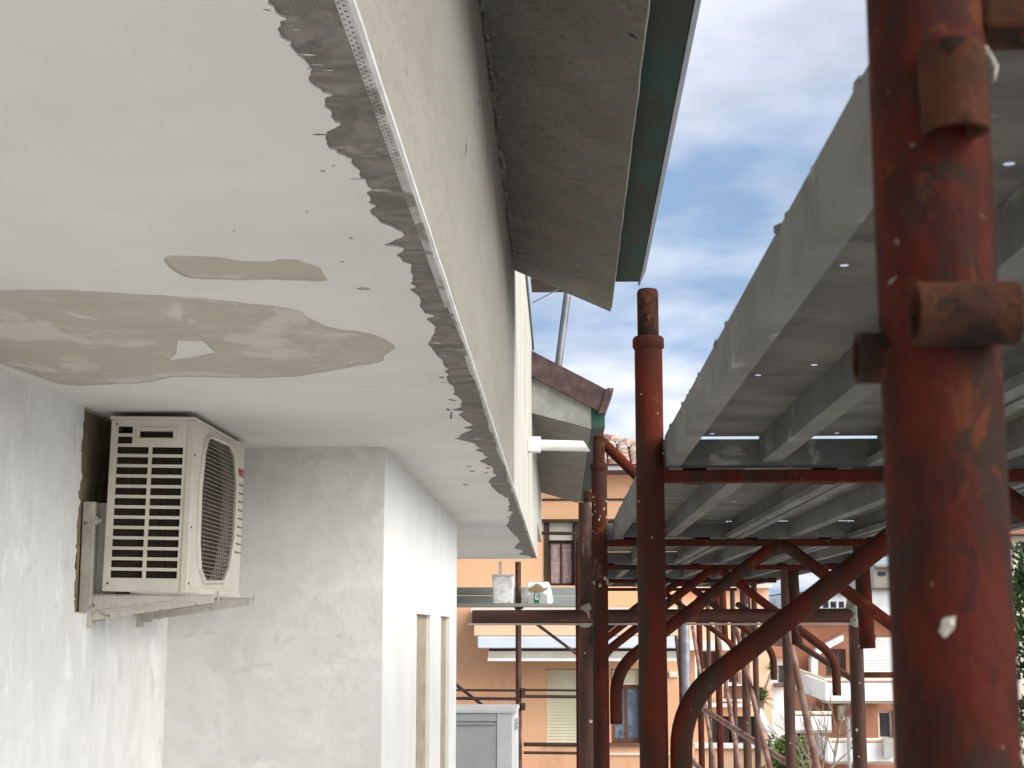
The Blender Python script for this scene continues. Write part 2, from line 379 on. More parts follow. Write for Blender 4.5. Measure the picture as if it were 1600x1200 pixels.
def fillet(pts, rad, n=6):
    pts = [Vector(p) for p in pts]; out = [pts[0]]
    for i in range(1, len(pts) - 1):
        a, b, c = pts[i - 1], pts[i], pts[i + 1]
        d = min(rad, (a - b).length * 0.48, (c - b).length * 0.48)
        p, q = b + (a - b).normalized() * d, b + (c - b).normalized() * d
        for k in range(n + 1):
            t = k / n
            out.append(p * (1 - t) ** 2 + b * 2 * t * (1 - t) + q * t * t)
    out.append(pts[-1]); return out
def flat_fill(loops, z, wall=0.0):
    """planar shape in XY with holes; side walls raised by wall"""
    bm = bmesh.new(); vl = []
    for lp in loops:
        v = [bm.verts.new((x, y, z)) for x, y in lp]; vl.append(v)
        for i in range(len(v)): bm.edges.new((v[i], v[(i + 1) % len(v)]))
    bmesh.ops.triangle_fill(bm, edges=bm.edges[:], use_beauty=True, use_dissolve=False)
    if wall:
        for v in vl:
            t = [bm.verts.new((q.co.x, q.co.y, z + wall)) for q in v]
            for i in range(len(v)):
                j = (i + 1) % len(v); bm.faces.new((v[i], v[j], t[j], t[i]))
    bm.verts.index_update()
    m = MB(); m.add([v.co[:] for v in bm.verts], [[v.index for v in f.verts] for f in bm.faces]); bm.free()
    return m
def holed(m, org, du, dv, nu, nv, has, r):
    """sheet of nu x nv cells spanned by du, dv; cell (i,j) gets an octagonal hole where has(i,j)"""
    org, du, dv = Vector(org), Vector(du), Vector(dv)
    for i in range(nu):
        for j in range(nv):
            o = org + du * i + dv * j
            if not has(i, j):
                m.add([o, o + du, o + du + dv, o + dv], [(0, 1, 2, 3)]); continue
            c = o + du * .5 + dv * .5
            eu, ev = du.normalized(), dv.normalized()
            outer = [o, o + du * .5, o + du, o + du + dv * .5, o + du + dv, o + du * .5 + dv, o + dv, o + dv * .5]
            inner = [c + (eu * cos(a) + ev * sin(a)) * r for a in [pi * 1.25 + k * pi / 4 for k in range(8)]]
            m.add(outer + inner, [(k, (k + 1) % 8, (k + 1) % 8 + 8, k + 8) for k in range(8)])
    return m
def wall_y(m, x0, x1, y0, y1, z0, z1, holes):
    """wall slab facing -Y between y0..y1 with rectangular openings (x0,x1,z0,z1)"""
    xs = sorted({x0, x1, *[h[0] for h in holes], *[h[1] for h in holes]})
    xs = [x for x in xs if x0 <= x <= x1]
    for a, b in zip(xs, xs[1:]):
        hs = sorted([(h[2], h[3]) for h in holes if h[0] < (a + b) / 2 < h[1]])
        z = z0
        for p, q in hs:
            if p > z: m.box(a, b, y0, y1, z, p)
            z = q
        if z < z1: m.box(a, b, y0, y1, z, z1)

# ================================================================== setting
GZ = -7.0
tag(solo('ground', 'ground', MB().add([(-900, -600, GZ), (900, -600, GZ), (900, 1800, GZ), (-900, 1800, GZ)], [(0, 1, 2, 3)]), None, None), kind='structure')

# ================================================================== the house
SZ = 0.735            # soffit height above the eye
WX = -1.60            # balcony wall
BX = -0.72            # wall of the projecting bay
EX = -0.245           # soffit edge and fascia
house = thing('house', (-4.0, 6.0, GZ), 'half plastered white house on the left with balcony soffit, bare fascia and concrete eaves', 'house')

# balcony wall: bare mortar core and a plaster coat that stops round the air conditioner
part(house, 'wall', 'bare_mortar', lambda m: m.box(-7.9, WX - 0.035, -3, 6.3, -1.6, SZ + 0.05))
def jitter(p, q, n, a, seed):
    out = []
    for i in range(n):
        t = i / n
        out.append((p[0] + (q[0] - p[0]) * t + a * noise.noise((i * .7, seed, 0.3)), p[1] + (q[1] - p[1]) * t + a * noise.noise((i * .7, seed, 9.3))))
    return out
def coat(m):
    m.box(WX - 0.03, WX, -3, 4.9, -1.6, SZ + 0.008)
    m.box(WX - 0.03, WX, 4.9, 6.3, -1.6, -0.12)
    m.box(WX - 0.03, WX, 6.16, 6.3, -0.12, SZ + 0.008)
    prof = [(4.9, -0.12), (6.16, -0.12), (6.16, 0.02)] + jitter((6.12, 0.05), (5.09, 0.045), 46, .014, 4.1) + jitter((5.06, 0.05), (5.08, SZ - .01), 44, .035, 1.1) + [(5.08, SZ + .008), (4.9, SZ + .008)]
    m.prism_x(prof, WX - 0.03, WX)
part(house, 'wall_plaster', 'wall_plaster', coat)

# bay: wall facing the camera and the white return with two boarded slots
part(house, 'bay_wall', 'wall_grey', lambda m: m.box(-7.9, BX - 0.001, 6.294, 6.3, -1.6, SZ + 0.008))
slots = [(atX(650, 1000, BX).y, atX(672, 1000, BX).y), (atX(688, 1000, BX).y, atX(702, 1000, BX).y)]
def ret(m):
    ys = [6.304, slots[0][0], slots[0][1], slots[1][0], slots[1][1], 10.8]
    zt = [atX(660, 958, BX).z, atX(695, 963, BX).z]
    for k in range(0, 5, 2): m.box(BX - 0.06, BX, ys[k], ys[k + 1], -1.6, SZ + 0.006)
    m.box(BX - 0.06, BX, ys[1], ys[2], zt[0], SZ + 0.006)
    m.box(BX - 0.06, BX, ys[3], ys[4], zt[1], SZ + 0.006)
part(house, 'bay_return_wall', 'wall_white', ret)
for (a, b) in slots:
    pn = part(house, 'window_board', 'niche_tan', lambda m: m.box(BX - 0.05, BX - 0.022, a - 0.0, b + 0.0, -1.6, 0.2))
    part(pn, 'frame', 'wall_white', lambda m: (m.box(BX - 0.05, BX + 0.004, a - 0.035, a - 0.002, -1.6, 0.06), m.box(BX - 0.02, BX + 0.006, a - 0.03, b + 0.03, 0.066, 0.088)))
part(house, 'bay_core', 'wall_white', lambda m: m.box(-7.8, BX - 0.12, 6.43, 10.79, -1.6, SZ + 0.005))

# balcony floor, lower storey
part(house, 'balcony_floor', 'floor_tile', lambda m: m.box(-7.9, 0.02, -3, 16.8, -1.75, -1.6))
part(house, 'lower_storey', 'wall_white', lambda m: m.box(-7.8, -1.2, -3, 16.6, GZ, -1.76))

# soffit: tan undercoat, white skim with worn patches, grey cement strip along the edge
part(house, 'soffit', 'tan_plaster', lambda m: m.box(-7.9, EX - 0.004, -3, 16.8, SZ + 0.0042, SZ + 0.06))
EDGE = [(405, -60), (415, 0), (440, 30), (437, 55), (480, 100), (497, 140), (522, 185), (530, 196), (508, 206), (516, 232), (548, 250), (575, 285), (578, 338),
        (627, 362), (622, 395), (648, 430), (640, 452), (667, 490), (678, 512), (670, 540), (692, 570), (702, 600), (722, 625), (717, 650),
        (741, 668), (708, 685), (752, 697), (762, 720), (778, 738), (758, 753), (786, 775), (797, 800), (790, 822), (811, 846), (812, 862), (826, 872)]
ep = [atZ(x, y, SZ) for x, y in EDGE]
ep = [(p.x, p.y) for p in ep]
ep.insert(0, (ep[0][0] - 0.02, 0.4))
jag = []
for (x0, y0), (x1, y1) in zip(ep, ep[1:]):
    u0_, u1_ = 1764 / y0, 1764 / y1                      # finer steps where the strip is close
    n = max(3, int(abs(u1_ - u0_) / 1.6), int(abs(x1 - x0) * 2400 / y0 / 5))
    for i in range(n):
        t = i / n; u = u0_ + (u1_ - u0_) * t; Y = 1764 / u
        X = x0 + (x1 - x0) * (Y - y0) / (y1 - y0) if abs(y1 - y0) > 1e-6 else x0 + (x1 - x0) * t
        g = Y / 2400
        d = 10 * noise.noise((u / 23, 3.1, 0)) + 6 * noise.noise((u / 9, 7.7, 0)) + 2.5 * noise.noise((u / 3.2, 1.2, 0))
        d -= 55 * max(0, noise.noise((u / 9, 11.7, 0)) - .33) - 38 * max(0, noise.noise((u / 8, 21.7, 0)) - .30)
        jag.append((min(X + d * g, EX - 0.045), Y))
jag.append((ep[-1][0], 16.79))
outer = [(WX, 0.4), (WX, 6.296), (BX, 6.296), (BX, 10.8), (-3.4, 10.8), (-3.4, 16.79)] + jag[::-1]
outer = [p for i, p in enumerate(outer) if i == 0 or (abs(p[0] - outer[i - 1][0]) + abs(p[1] - outer[i - 1][1])) > 1e-5]
def plane_loop(pts, sub=5, amp=0.004, seed=0.0):
    q = [atZ(x, y, SZ) for x, y in pts]; out = []
    if sub > 1:
        for _ in range(2):
            q = [v for i, p in enumerate(q) for v in (p * .78 + q[(i + 1) % len(q)] * .22, p * .22 + q[(i + 1) % len(q)] * .78)]
        sub = 2
    for i, p in enumerate(q):
        r = q[(i + 1) % len(q)]
        for k in range(sub):
            t = k / sub; X = p.x + (r.x - p.x) * t; Y = p.y + (r.y - p.y) * t
            out.append((max(X + amp * noise.noise((X * 30, Y * 12, seed)), WX + 0.003), Y + 3 * amp * noise.noise((X * 30, Y * 12, seed + 5))))
    return out
P1 = [(-40, 452), (90, 452), (215, 459), (320, 466), (420, 477), (468, 484), (478, 495), (520, 514), (580, 520), (606, 532), (621, 543), (601, 555), (597, 566), (540, 576),
      (470, 588), (400, 592), (270, 588), (235, 598), (170, 602), (98, 604), (55, 588), (15, 575), (-60, 543)]
P1 = [(x, y) for x, y in P1]
P2 = [(253, 404), (268, 399), (330, 400), (400, 411), (455, 402), (500, 416), (505, 430), (517, 441), (440, 437), (300, 438), (268, 423)]
ISL = [(278, 533), (318, 534), (335, 551), (300, 559), (265, 563), (275, 552)]
holes = [plane_loop(P1, 6, 0.004, 1.0), plane_loop(P2, 5, 0.004, 2.0)]
for (x, y, a, b) in [(568, 451, 11, 3), (534, 408, 5, 1.5), (737, 736, 6, 1.2), (760, 739, 4, 1), (705, 648, 2, 7), (548, 372, 4, 1.5), (690, 590, 5, 2), (733, 729, 4, 1), (455, 700, 1.5, 1.5),
                     (480, 330, 3, 1), (365, 360, 3, 1), (700, 640, 3, 2), (727, 757, 5, 1.2), (505, 268, 5, 2), (522, 258, 4, 1.5)]:
    holes.append(plane_loop([(x - a, y), (x - a * .3, y - b), (x + a, y - b * .4), (x + a * .7, y + b), (x - a * .4, y + b * .8)], 1))
flat_fill([outer] + holes, SZ, 0.004).build('skim_coat', 'skim_white', house, fix=True)
isl = plane_loop(ISL, 1, 0.003, 3.0)
flat_fill([isl], SZ + 0.001, 0.006).build('skim_flake', 'skim_white', house)
cs = MB(); K = len(ep)
cs.add([(x - 0.035 - 0.012 * y, y, SZ + .0035) for x, y in ep] + [(EX - .002, y, SZ + .0035) for x, y in ep], [(i, i + 1, i + 1 + K, i + K) for i in range(K - 1)])
cs.build('cement_strip', 'cement', house, fix=False)

def smear(side, n, seed):
    rs = random.Random(seed); m = MB(); k = 0
    while k < n:
        j = rs.randrange(10, len(jag) - 10); X, Y = jag[j]; g = Y / 2400
        L = rs.uniform(6, 34) * g; h = rs.uniform(.8, 2.4) * Y * Y / 1764
        x0 = X + side * rs.uniform(-2, 24) * g - (L if side < 0 else 0) * rs.uniform(.2, 1)
        if side > 0: x0 = X + rs.uniform(-4, 40) * g
        if x0 + L > EX - .05 or x0 < WX: k += 1; continue
        z = SZ - .0004 if side < 0 else SZ + .0028
        pts = []
        K = 6
        for i in range(K + 1):
            t = i / K; pts.append((x0 + L * t, Y + h * (rs.uniform(.2, 1) * sin(pi * t) + .05) + h * .8 * t))
        for i in range(K - 1, 0, -1):
            t = i / K; pts.append((x0 + L * t, Y - h * rs.uniform(0, .6) * sin(pi * t) + h * .8 * t))
        m.add([(x, y, z - .0002 * (k % 5)) for x, y in pts], [tuple(range(len(pts)))]); k += 1
    return m
o = smear(1, 70, 5).build('skim_smears', 'skim_white', house, fix=False); o['kind'] = 'stuff'
o = smear(-1, 35, 8).build('cement_smears', 'cement', house, fix=False); o['kind'] = 'stuff'
def mesh_patch(m, pts, seed):
    q = [atZ(x, y, SZ) for x, y in pts]; L = [(p.x, p.y) for p in q]
    xs = [p[0] for p in L]; ys = [p[1] for p in L]
    def ins(x, y):
        r = False; j = len(L) - 1
        for i in range(len(L)):
            if (L[i][1] > y) != (L[j][1] > y) and x < (L[j][0] - L[i][0]) * (y - L[i][1]) / (L[j][1] - L[i][1]) + L[i][0]: r = not r
            j = i
        return r
    z = SZ + .0031; p_ = .0052; st = .004
    for ax in (0, 1):
        lo_, hi_ = (min(xs), max(xs)) if ax == 0 else (min(ys), max(ys)); l2, h2 = (min(ys), max(ys)) if ax == 0 else (min(xs), max(xs))
        v = lo_
        while v < hi_:
            t = l2; s0_ = None
            while t < h2 + st:
                inn = ins(v, t) if ax == 0 else ins(t, v)
                if inn and s0_ is None: s0_ = t
                if (not inn) and s0_ is not None:
                    if ax == 0: m.add([(v, s0_, z), (v + .0011, s0_, z), (v + .0011, t, z), (v, t, z)], [(0, 1, 2, 3)])
                    else: m.add([(s0_, v, z - .0001), (t, v, z - .0001), (t, v + .0013, z - .0001), (s0_, v + .0013, z - .0001)], [(0, 1, 2, 3)])
                    s0_ = None
                t += st
            v += p_
for i, pp in enumerate(([(443, 4), (490, -10), (500, 20), (468, 36)], [(520, -10), (548, 0), (562, 44), (530, 48), (510, 20)], [(474, 66), (512, 80), (518, 96), (490, 104), (478, 90)],
                        [(560, 60), (572, 90), (596, 150), (584, 150), (562, 95)], [(518, 172), (556, 170), (560, 188), (544, 206), (530, 190)], [(540, 220), (570, 222), (560, 236)], [(578, 300), (606, 304), (604, 322), (584, 318)])):
    part(house, 'fibreglass_mesh', 'mesh_grey', lambda m: mesh_patch(m, pp, i), fix=False)['kind'] = 'stuff'

# perforated corner bead: holed flange under the soffit edge plus the nosing
cell = 0.010
bm_ = MB()
holed(bm_, (EX - 0.0195, 1.2, SZ + 0.0005), (.0062, 0, 0), (0, .0085, 0), 3, 270, lambda i, j: i < 2 and (j % 2 == i % 2), 0.0022)
fl = []
for k in range(61):
    Y = 3.5 + k * (16.79 - 3.5) / 60
    fl.append((EX - 0.013 - 0.012 * noise.noise((Y * 4, 2.2, 0)) - 0.010 * noise.noise((Y * 13, 8.2, 0)), Y))
bm_.add([(x, y, SZ + 0.0005) for x, y in fl] + [(EX - 0.003, y, SZ + 0.0005) for x, y in fl], [(i, i + 1, i + 62, i + 61) for i in range(60)])
bm_.build('perforated_bead', 'bead_white', house, fix=False)
part(house, 'bead_nosing', 'nosing_white', lambda m: m.tube([(EX + 0.001 + 0.002 * noise.noise((k * .9, 1, 1)), 0.4 + k * 0.2, SZ + 0.001) for k in range(83)], 0.0048, 8), smooth=True)

# fascia above the edge: tan under the eave, open stretch coloured paler to carry the sky's light, then the parapet with a coping
JZ, TZ, YE = 1.95, 2.57, 8.28
def rough_face(m, x, y0, y1, z0, z1, amp, ny, nz):
    vs = []; fs = []
    for i in range(ny + 1):
        for j in range(nz + 1):
            Y = y0 + (y1 - y0) * i / ny; Z = z0 + (z1 - z0) * j / nz
            a = amp * (noise.noise((Y * 1.3, Z * 2, 4)) + 0.5 * noise.noise((Y * 5, Z * 6, 1)))
            vs.append((x + (a if 0 < j else 0), Y, Z))
    for i in range(ny):
        for j in range(nz):
            a = i * (nz + 1) + j; fs.append((a, a + nz + 1, a + nz + 2, a + 1))
    m.add(vs, fs)
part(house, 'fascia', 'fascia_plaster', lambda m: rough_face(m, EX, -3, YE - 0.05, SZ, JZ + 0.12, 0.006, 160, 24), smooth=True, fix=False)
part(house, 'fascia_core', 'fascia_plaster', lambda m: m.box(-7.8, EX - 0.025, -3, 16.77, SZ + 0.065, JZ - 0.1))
part(house, 'end_fascia', 'fascia_skylit', lambda m: (m.box(EX - 0.2, EX + 0.004, YE - 0.05, 13.6, SZ + 0.07, TZ), m.box(EX - 0.2, EX + 0.003, 13.6, 16.8, SZ + 0.07, 2.3), m.box(EX - .0015, EX + .0038, YE - .05, 16.8, SZ + .002, SZ + .07)))
part(house, 'coping', 'grey_metal', lambda m: m.box(EX - 0.23, EX + 0.018, YE - 0.04, 13.95, TZ - 0.045, TZ + 0.015))
part(house, 'far_wall', 'fascia_skylit', lambda m: m.box(-1.6, EX - 0.01, 16.8, 22.0, 1.2, 2.2))

# first roof: concrete eave slab, green box gutter with grey flange
tipx = lambda y: 0.219 + 0.0081 * y
def eave(m):
    ys = [-3 + k * (YE + 3) / 40 for k in range(41)]
    vs = []; nx = 8
    for y in ys:
        for i in range(nx + 1):
            t = i / nx; x = EX - 0.03 + (tipx(y) - EX + 0.03) * t
            z = JZ + 0.013 - (JZ - 1.71 + 0.013) * t + 0.006 * noise.noise((x * 5, y * 3, 0)) * (1 if i < nx else 0)
            vs.append((x, y, z))
    n0 = nx + 1
    fs = [(a * n0 + i, a * n0 + i + 1, (a + 1) * n0 + i + 1, (a + 1) * n0 + i) for a in range(40) for i in range(nx)]
    m.add(vs, fs)
    # tip, top and ends
    a, b = -3, YE
    m.add([(tipx(a), a, 1.71), (tipx(b), b, 1.71), (tipx(b), b, 1.86), (tipx(a), a, 1.86)], [(0, 1, 2, 3)])
    m.add([(tipx(a), a, 1.86), (tipx(b), b, 1.86), (-6, b, 4.6), (-6, a, 4.6)], [(0, 1, 2, 3)])
    m.add([(tipx(b), b, 1.71), (tipx(b), b, 1.86), (-6, b, 4.6), (-6, b, 1.9), (EX - 0.03, b, JZ + .013)], [(0, 1, 2, 3, 4)])
    m.add([(tipx(a), a, 1.71), (tipx(a), a, 1.86), (-6, a, 4.6), (-6, a, 1.9), (EX - 0.03, a, JZ + .013)], [(4, 3, 2, 1, 0)])
roof = part(house, 'roof', 'eave_concrete', eave, smooth=True, fix=False)
# peeling plaster ridge where the eave meets the fascia, and loose lumps
def lumps(m):
    for k in range(70):
        y = 3.6 + k * (YE - 3.6) / 70
        r = 0.010 + 0.026 * max(0, noise.noise((y * 3, 0, 5))) + 0.006 * rnd.random()
        if noise.noise((y * 2.1, 3, 5)) < -0.25: continue
        c = Vector((EX + 0.006 + 0.010 * rnd.random(), y, JZ - 0.004))
        vs = []
        for a in range(6):
            for b in range(5):
                th, ph = 2 * pi * a / 6, pi * b / 4
                q = Vector((sin(ph) * cos(th) * .8, sin(ph) * sin(th) * 2.6, cos(ph) * .8)) * r * (1 + .5 * noise.noise((a * 1.3, b * 1.7, k)))
                vs.append(c + q)
        m.add(vs, [(a * 5 + b, ((a + 1) % 6) * 5 + b, ((a + 1) % 6) * 5 + b + 1, a * 5 + b + 1) for a in range(6) for b in range(4)])
part(roof, 'loose_plaster', 'eave_concrete', lumps)['kind'] = 'stuff'
def gut(m):
    def pr(y):
        x = tipx(y) + 0.020
        return [(x, 1.81), (x + 0.125, 1.81), (x + 0.135, 1.90), (x + 0.128, 1.90), (x + 0.118, 1.818), (x + 0.006, 1.818), (x + 0.006, 1.87), (x, 1.87)]
    m.prism_y(pr(-3), -3, 7.98, pr(7.98))
part(roof, 'gutter', 'gutter_green', gut)
def flg(m):
    def pr(y):
        x = tipx(y) + 0.149
        return [(x, 1.855), (x + 0.010, 1.850), (x + 0.046, 1.935), (x + 0.036, 1.94)]
    m.prism_y(pr(-3), -3, 8.26, pr(8.26))
part(roof, 'drip_edge', 'grey_metal', flg)
part(roof, 'edge_bead', 'gable_concrete', lambda m: m.tube([(tipx(-3 + k * .113) + .002 + .003 * noise.noise((k * .5, 0, 0)), -3 + k * .113, 1.712) for k in range(100)], 0.004, 6))

# second roof beyond the open parapet
Y2, Y3 = 13.4, 21.5
c = lambda x, y: atY(x, y, Y2)
q0, q1, q2, q3 = c(833, 646), c(924, 670), c(924, 634), c(833, 590)
def roof2(m):
    pr = [(EX - .05, q0.z + .02), (q1.x, q1.z), (q2.x, q2.z), (EX - .05, q3.z + .03)]
    m.prism_y(pr, Y2, Y3)
roof_b = part(house, 'roof', 'gable_concrete', roof2)
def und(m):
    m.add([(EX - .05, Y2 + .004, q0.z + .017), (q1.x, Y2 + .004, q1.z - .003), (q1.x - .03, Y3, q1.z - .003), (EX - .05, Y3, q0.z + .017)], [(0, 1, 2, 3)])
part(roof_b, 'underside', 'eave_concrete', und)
b0, b1, b2, b3 = c(830, 589), c(940, 646), c(957, 612), c(830, 549)
part(roof_b, 'barge_board', 'brown_metal', lambda m: m.prism_y([(b0.x, b0.z), (b1.x, b1.z), (b2.x - .03, b2.z), (b3.x, b3.z)], Y2 - 0.05, Y2 + 0.03))
part(roof_b, 'barge_end', 'brown_metal', lambda m: m.prism_y([(b1.x - .03, b1.z - .01), (b1.x + .03, b1.z), (b2.x + .01, b2.z + .02), (b2.x - .05, b2.z + .025)], Y2 - 0.07, Y2 + 0.5))
g0, g1 = c(925, 668), c(945, 648)
part(roof_b, 'gutter', 'gutter_green', lambda m: m.box(g0.x, g1.x, Y2 + 0.005, Y3, g0.z, g1.z + 0.05))
part(roof_b, 'top_slab', 'roof_dark', lambda m: m.prism_y([(b0.x, b0.z + .14), (b2.x - .03, b2.z - .04), (b2.x - .03, b2.z - .01), (-6, b3.z + 2.55), (-6, b3.z + 2.4)], Y2 + 0.031, Y3))

# ---- drain spout
sp = atY(832, 695, 11.8)
dr = thing('drain_spout', (EX, 11.8, sp.z - 0.05), 'white plastic drain spout with square collar jutting from the fascia', 'pipe')
part(dr, 'collar', 'pvc_white', lambda m: m.box(EX + 0.005, atY(845, 695, 11.8).x, 11.74, 11.86, sp.z - 0.058, sp.z + 0.058), bevel=0.006)
def spo(m):
    e = atY(922, 697, 11.8).x; n = 18; r = 0.042; vs = []
    for j in range(n):
        a = 2 * pi * j / n; vs.append((EX + 0.01, 11.8 + r * cos(a), sp.z + r * sin(a)))
    for j in range(n):
        a = 2 * pi * j / n; vs.append((e - 0.055 * (sin(a) * .5 + .5), 11.8 + r * cos(a), sp.z - 0.012 + r * sin(a)))
    for j in range(n):
        a = 2 * pi * j / n; vs.append((e - 0.055 * (sin(a) * .5 + .5) - .001, 11.8 + r * .88 * cos(a), sp.z - 0.012 + r * .88 * sin(a)))
    for j in range(n):
        a = 2 * pi * j / n; vs.append((EX + 0.01, 11.8 + r * .88 * cos(a), sp.z + r * .88 * sin(a)))
    m.add(vs, [(g * n + j, g * n + (j + 1) % n, (g + 1) * n + (j + 1) % n, (g + 1) * n + j) for g in range(3) for j in range(n)])
part(dr, 'pipe', 'pvc_white', spo, smooth=True, fix=False)

# ---- antenna mast with stay wire and canopy plate
a0, a1 = atY(873, 566, 14.4), atY(889, 440, 14.4)
up = a0 + (a1 - a0) * 1.7
ma = thing('antenna_mast', a0, 'leaning grey metal mast rising from the brown roof edge', 'mast')
part(ma, 'pole', 'steel_pole', lambda m: m.tube([a0 - (a1 - a0) * .12, up], 0.036, 12), smooth=True)
part(ma, 'stay_wire', 'steel_pole', lambda m: m.tube([atY(832, 473, 14.4), atY(884, 446, 14.4)], 0.006, 6))
pl = atY(829, 436, 14.6)
part(ma, 'canopy_plate', 'grey_metal', lambda m: m.hexa([(pl.x, 14.5, pl.z - .02), (up.x, 14.5, pl.z - .02), (up.x, 15.3, pl.z + .02), (pl.x, 15.3, pl.z + .02), (pl.x, 14.5, pl.z + .02), (up.x, 14.5, pl.z + .02), (up.x, 15.3, pl.z + .06), (pl.x, 15.3, pl.z + .06)]))

# ================================================================== air conditioner
AY0, AY1, AZ0, AZ1 = 5.2, 6.06, 0.119, 0.705
AX0, AX1 = atY(159.5, 925, AY0).x, atY(290.5, 925, AY0).x
ac = thing('air_conditioner', ((AX0 + AX1) / 2, 5.6, AZ0), 'dusty beige air conditioner outdoor unit hung below the soffit', 'air conditioner')
W, H = AX1 - AX0, AZ1 - AZ0
ac.rotation_euler.y = radians(.9)
t = 0.012
def side(m):
    # side panel facing the camera: real slots in two columns, two short slots and a handle recess on top
    cx = [0.024, 0.133, 0.145, 0.252]                     # column bounds, from the back edge
    z0 = 0.045; pitch = 0.0352; n = 13; sh = 0.0245
    y0, y1 = AY0, AY0 + 0.008
    B = lambda a, b, c, d: m.box(AX0 + a, AX0 + b, y0, y1, AZ0 + c, AZ0 + d)
    B(0, cx[0], 0, H); B(cx[3], W, 0, H)
    B(cx[0], cx[3], 0, z0)
    top = z0 + n * pitch
    B(cx[1], cx[2], z0, top)
    for a, b in ((cx[0], cx[1]), (cx[2], cx[3])):
        for k in range(n): B(a, b, z0 + k * pitch + sh, z0 + (k + 1) * pitch)
    # two short slots at the upper left
    for k in range(2): B(cx[0], 0.075, top + k * pitch + sh, top + (k + 1) * pitch)
    B(0.075, 0.100, top, H); B(cx[0], 0.075, top + 2 * pitch, H)
    B(0.100, 0.215, top, top + 0.022); B(0.100, 0.215, top + 0.044, H); B(0.215, cx[3], top, H)
sd = part(ac, 'side_panel', 'ac_shell', side)
part(sd, 'handle_rim', 'ac_shell', lambda m: (m.box(AX0 + .088, AX0 + .226, AY0 - .006, AY0 - .0005, AZ0 + .512, AZ0 + .522), m.box(AX0 + .088, AX0 + .226, AY0 - .006, AY0 - .0005, AZ0 + .552, AZ0 + .560),
     m.box(AX0 + .088, AX0 + .098, AY0 - .0055, AY0 - .0005, AZ0 + .522, AZ0 + .552), m.box(AX0 + .217, AX0 + .226, AY0 - .0055, AY0 - .0005, AZ0 + .522, AZ0 + .552)), bevel=0.002)
part(ac, 'coil', 'ac_coil', lambda m: m.box(AX0 + .015, AX0 + .256, AY0 + .03, AY0 + .06, AZ0 + .02, AZ1 - .04))
part(ac, 'coil_rail', 'ac_dark', lambda m: [m.box(AX0 + x, AX0 + x + .008, AY0 + .018, AY0 + .028, AZ0 + .02, AZ1 - .04) for x in (.112, .19, .235)])
# front panel facing +X with an elongated octagonal fan opening
fo = [atX(x, y, AX1) for x, y in [(318, 688), (324, 684), (354, 697), (361, 714), (364.5, 751), (362, 839), (355, 884), (347, 906), (319, 906), (310, 884), (307.5, 846), (309, 765), (313.5, 712)]]
fo = [(p.y, p.z) for p in fo]
cyf = sum(p[0] for p in fo) / len(fo); czf = sum(p[1] for p in fo) / len(fo)
def front(m):
    bm = bmesh.new()
    lp = [(AY0 + .002, AZ0), (AY1, AZ0), (AY1, AZ1), (AY0 + .002, AZ1)]
    for L in (lp, fo):
        v = [bm.verts.new((AX1, y, z)) for y, z in L]
        for i in range(len(v)): bm.edges.new((v[i], v[(i + 1) % len(v)]))
    bmesh.ops.triangle_fill(bm, edges=bm.edges[:], use_beauty=True)
    bm.verts.index_update()
    m.add([v.co[:] for v in bm.verts], [[v.index for v in f.verts] for f in bm.faces]); bm.free()
    k = len(fo)
    m.add([(AX1, y, z) for y, z in fo] + [(AX1 - .05, y, z) for y, z in fo], [(i, (i + 1) % k, (i + 1) % k + k, i + k) for i in range(k)])
fr = part(ac, 'front_panel', 'ac_shell', front, fix=False)
sc_ = lambda s: [(cyf + (y - cyf) * s, czf + (z - czf) * s) for y, z in fo]
def rim(m):
    k = len(fo); a, b, e = sc_(1.03), sc_(1.0), sc_(1.055)
    m.add([(AX1 + .001, y, z) for y, z in e] + [(AX1 + .013, y, z) for y, z in a] + [(AX1 + .008, y, z) for y, z in b] + [(AX1 - .01, y, z) for y, z in b],
          [(g * k + i, g * k + (i + 1) % k, (g + 1) * k + (i + 1) % k, (g + 1) * k + i) for g in range(3) for i in range(k)])
part(fr, 'fan_ring', 'ac_shell', rim, fix=False)
def inside(y, z, L):
    r = False; j = len(L) - 1
    for i in range(len(L)):
        if (L[i][1] > z) != (L[j][1] > z) and y < (L[j][0] - L[i][0]) * (z - L[i][1]) / (L[j][1] - L[i][1]) + L[i][0]: r = not r
        j = i
    return r
def span(fixed, vert):
    out = []
    lo, hi = (min(p[1] for p in fo), max(p[1] for p in fo)) if vert else (min(p[0] for p in fo), max(p[0] for p in fo))
    ok = [s for s in [lo + (hi - lo) * k / 240 for k in range(241)] if inside(fixed, s, fo) == True] if vert else [s for s in [lo + (hi - lo) * k / 240 for k in range(241)] if inside(s, fixed, fo)]
    return (min(ok), max(ok)) if ok else None
def grille(m):
    ylo, yhi = min(p[0] for p in fo), max(p[0] for p in fo); zlo, zhi = min(p[1] for p in fo), max(p[1] for p in fo)
    z = zlo + .006
    while z < zhi:
        s_ = span(z, False)
        if s_: m.box(AX1 - .003, AX1 + .001, s_[0], s_[1], z - .0017, z + .0017)
        z += 0.0148
    y = ylo + .01
    while y < yhi:
        s_ = span(y, True)
        if s_: m.box(AX1 - .006, AX1 - .0031, y - .0018, y + .0018, s_[0], s_[1])
        y += 0.038
part(fr, 'fan_grille', 'ac_wire', grille)
def fan(m):
    for k in range(3):
        a = k * 2 * pi / 3 + .4
        u = Vector((0, cos(a), sin(a))); v = Vector((0, -sin(a), cos(a))); o = Vector((AX1 - .05, cyf, czf))
        m.add([o + u * .04 - v * .03, o + u * .2 - v * .10 + Vector((-.05, 0, 0)), o + u * .22 + v * .05, o + u * .04 + v * .04 + Vector((.02, 0, 0))], [(0, 1, 2, 3)])
    m.tube([(AX1 - .09, cyf, czf), (AX1 - .04, cyf, czf)], .05, 16)
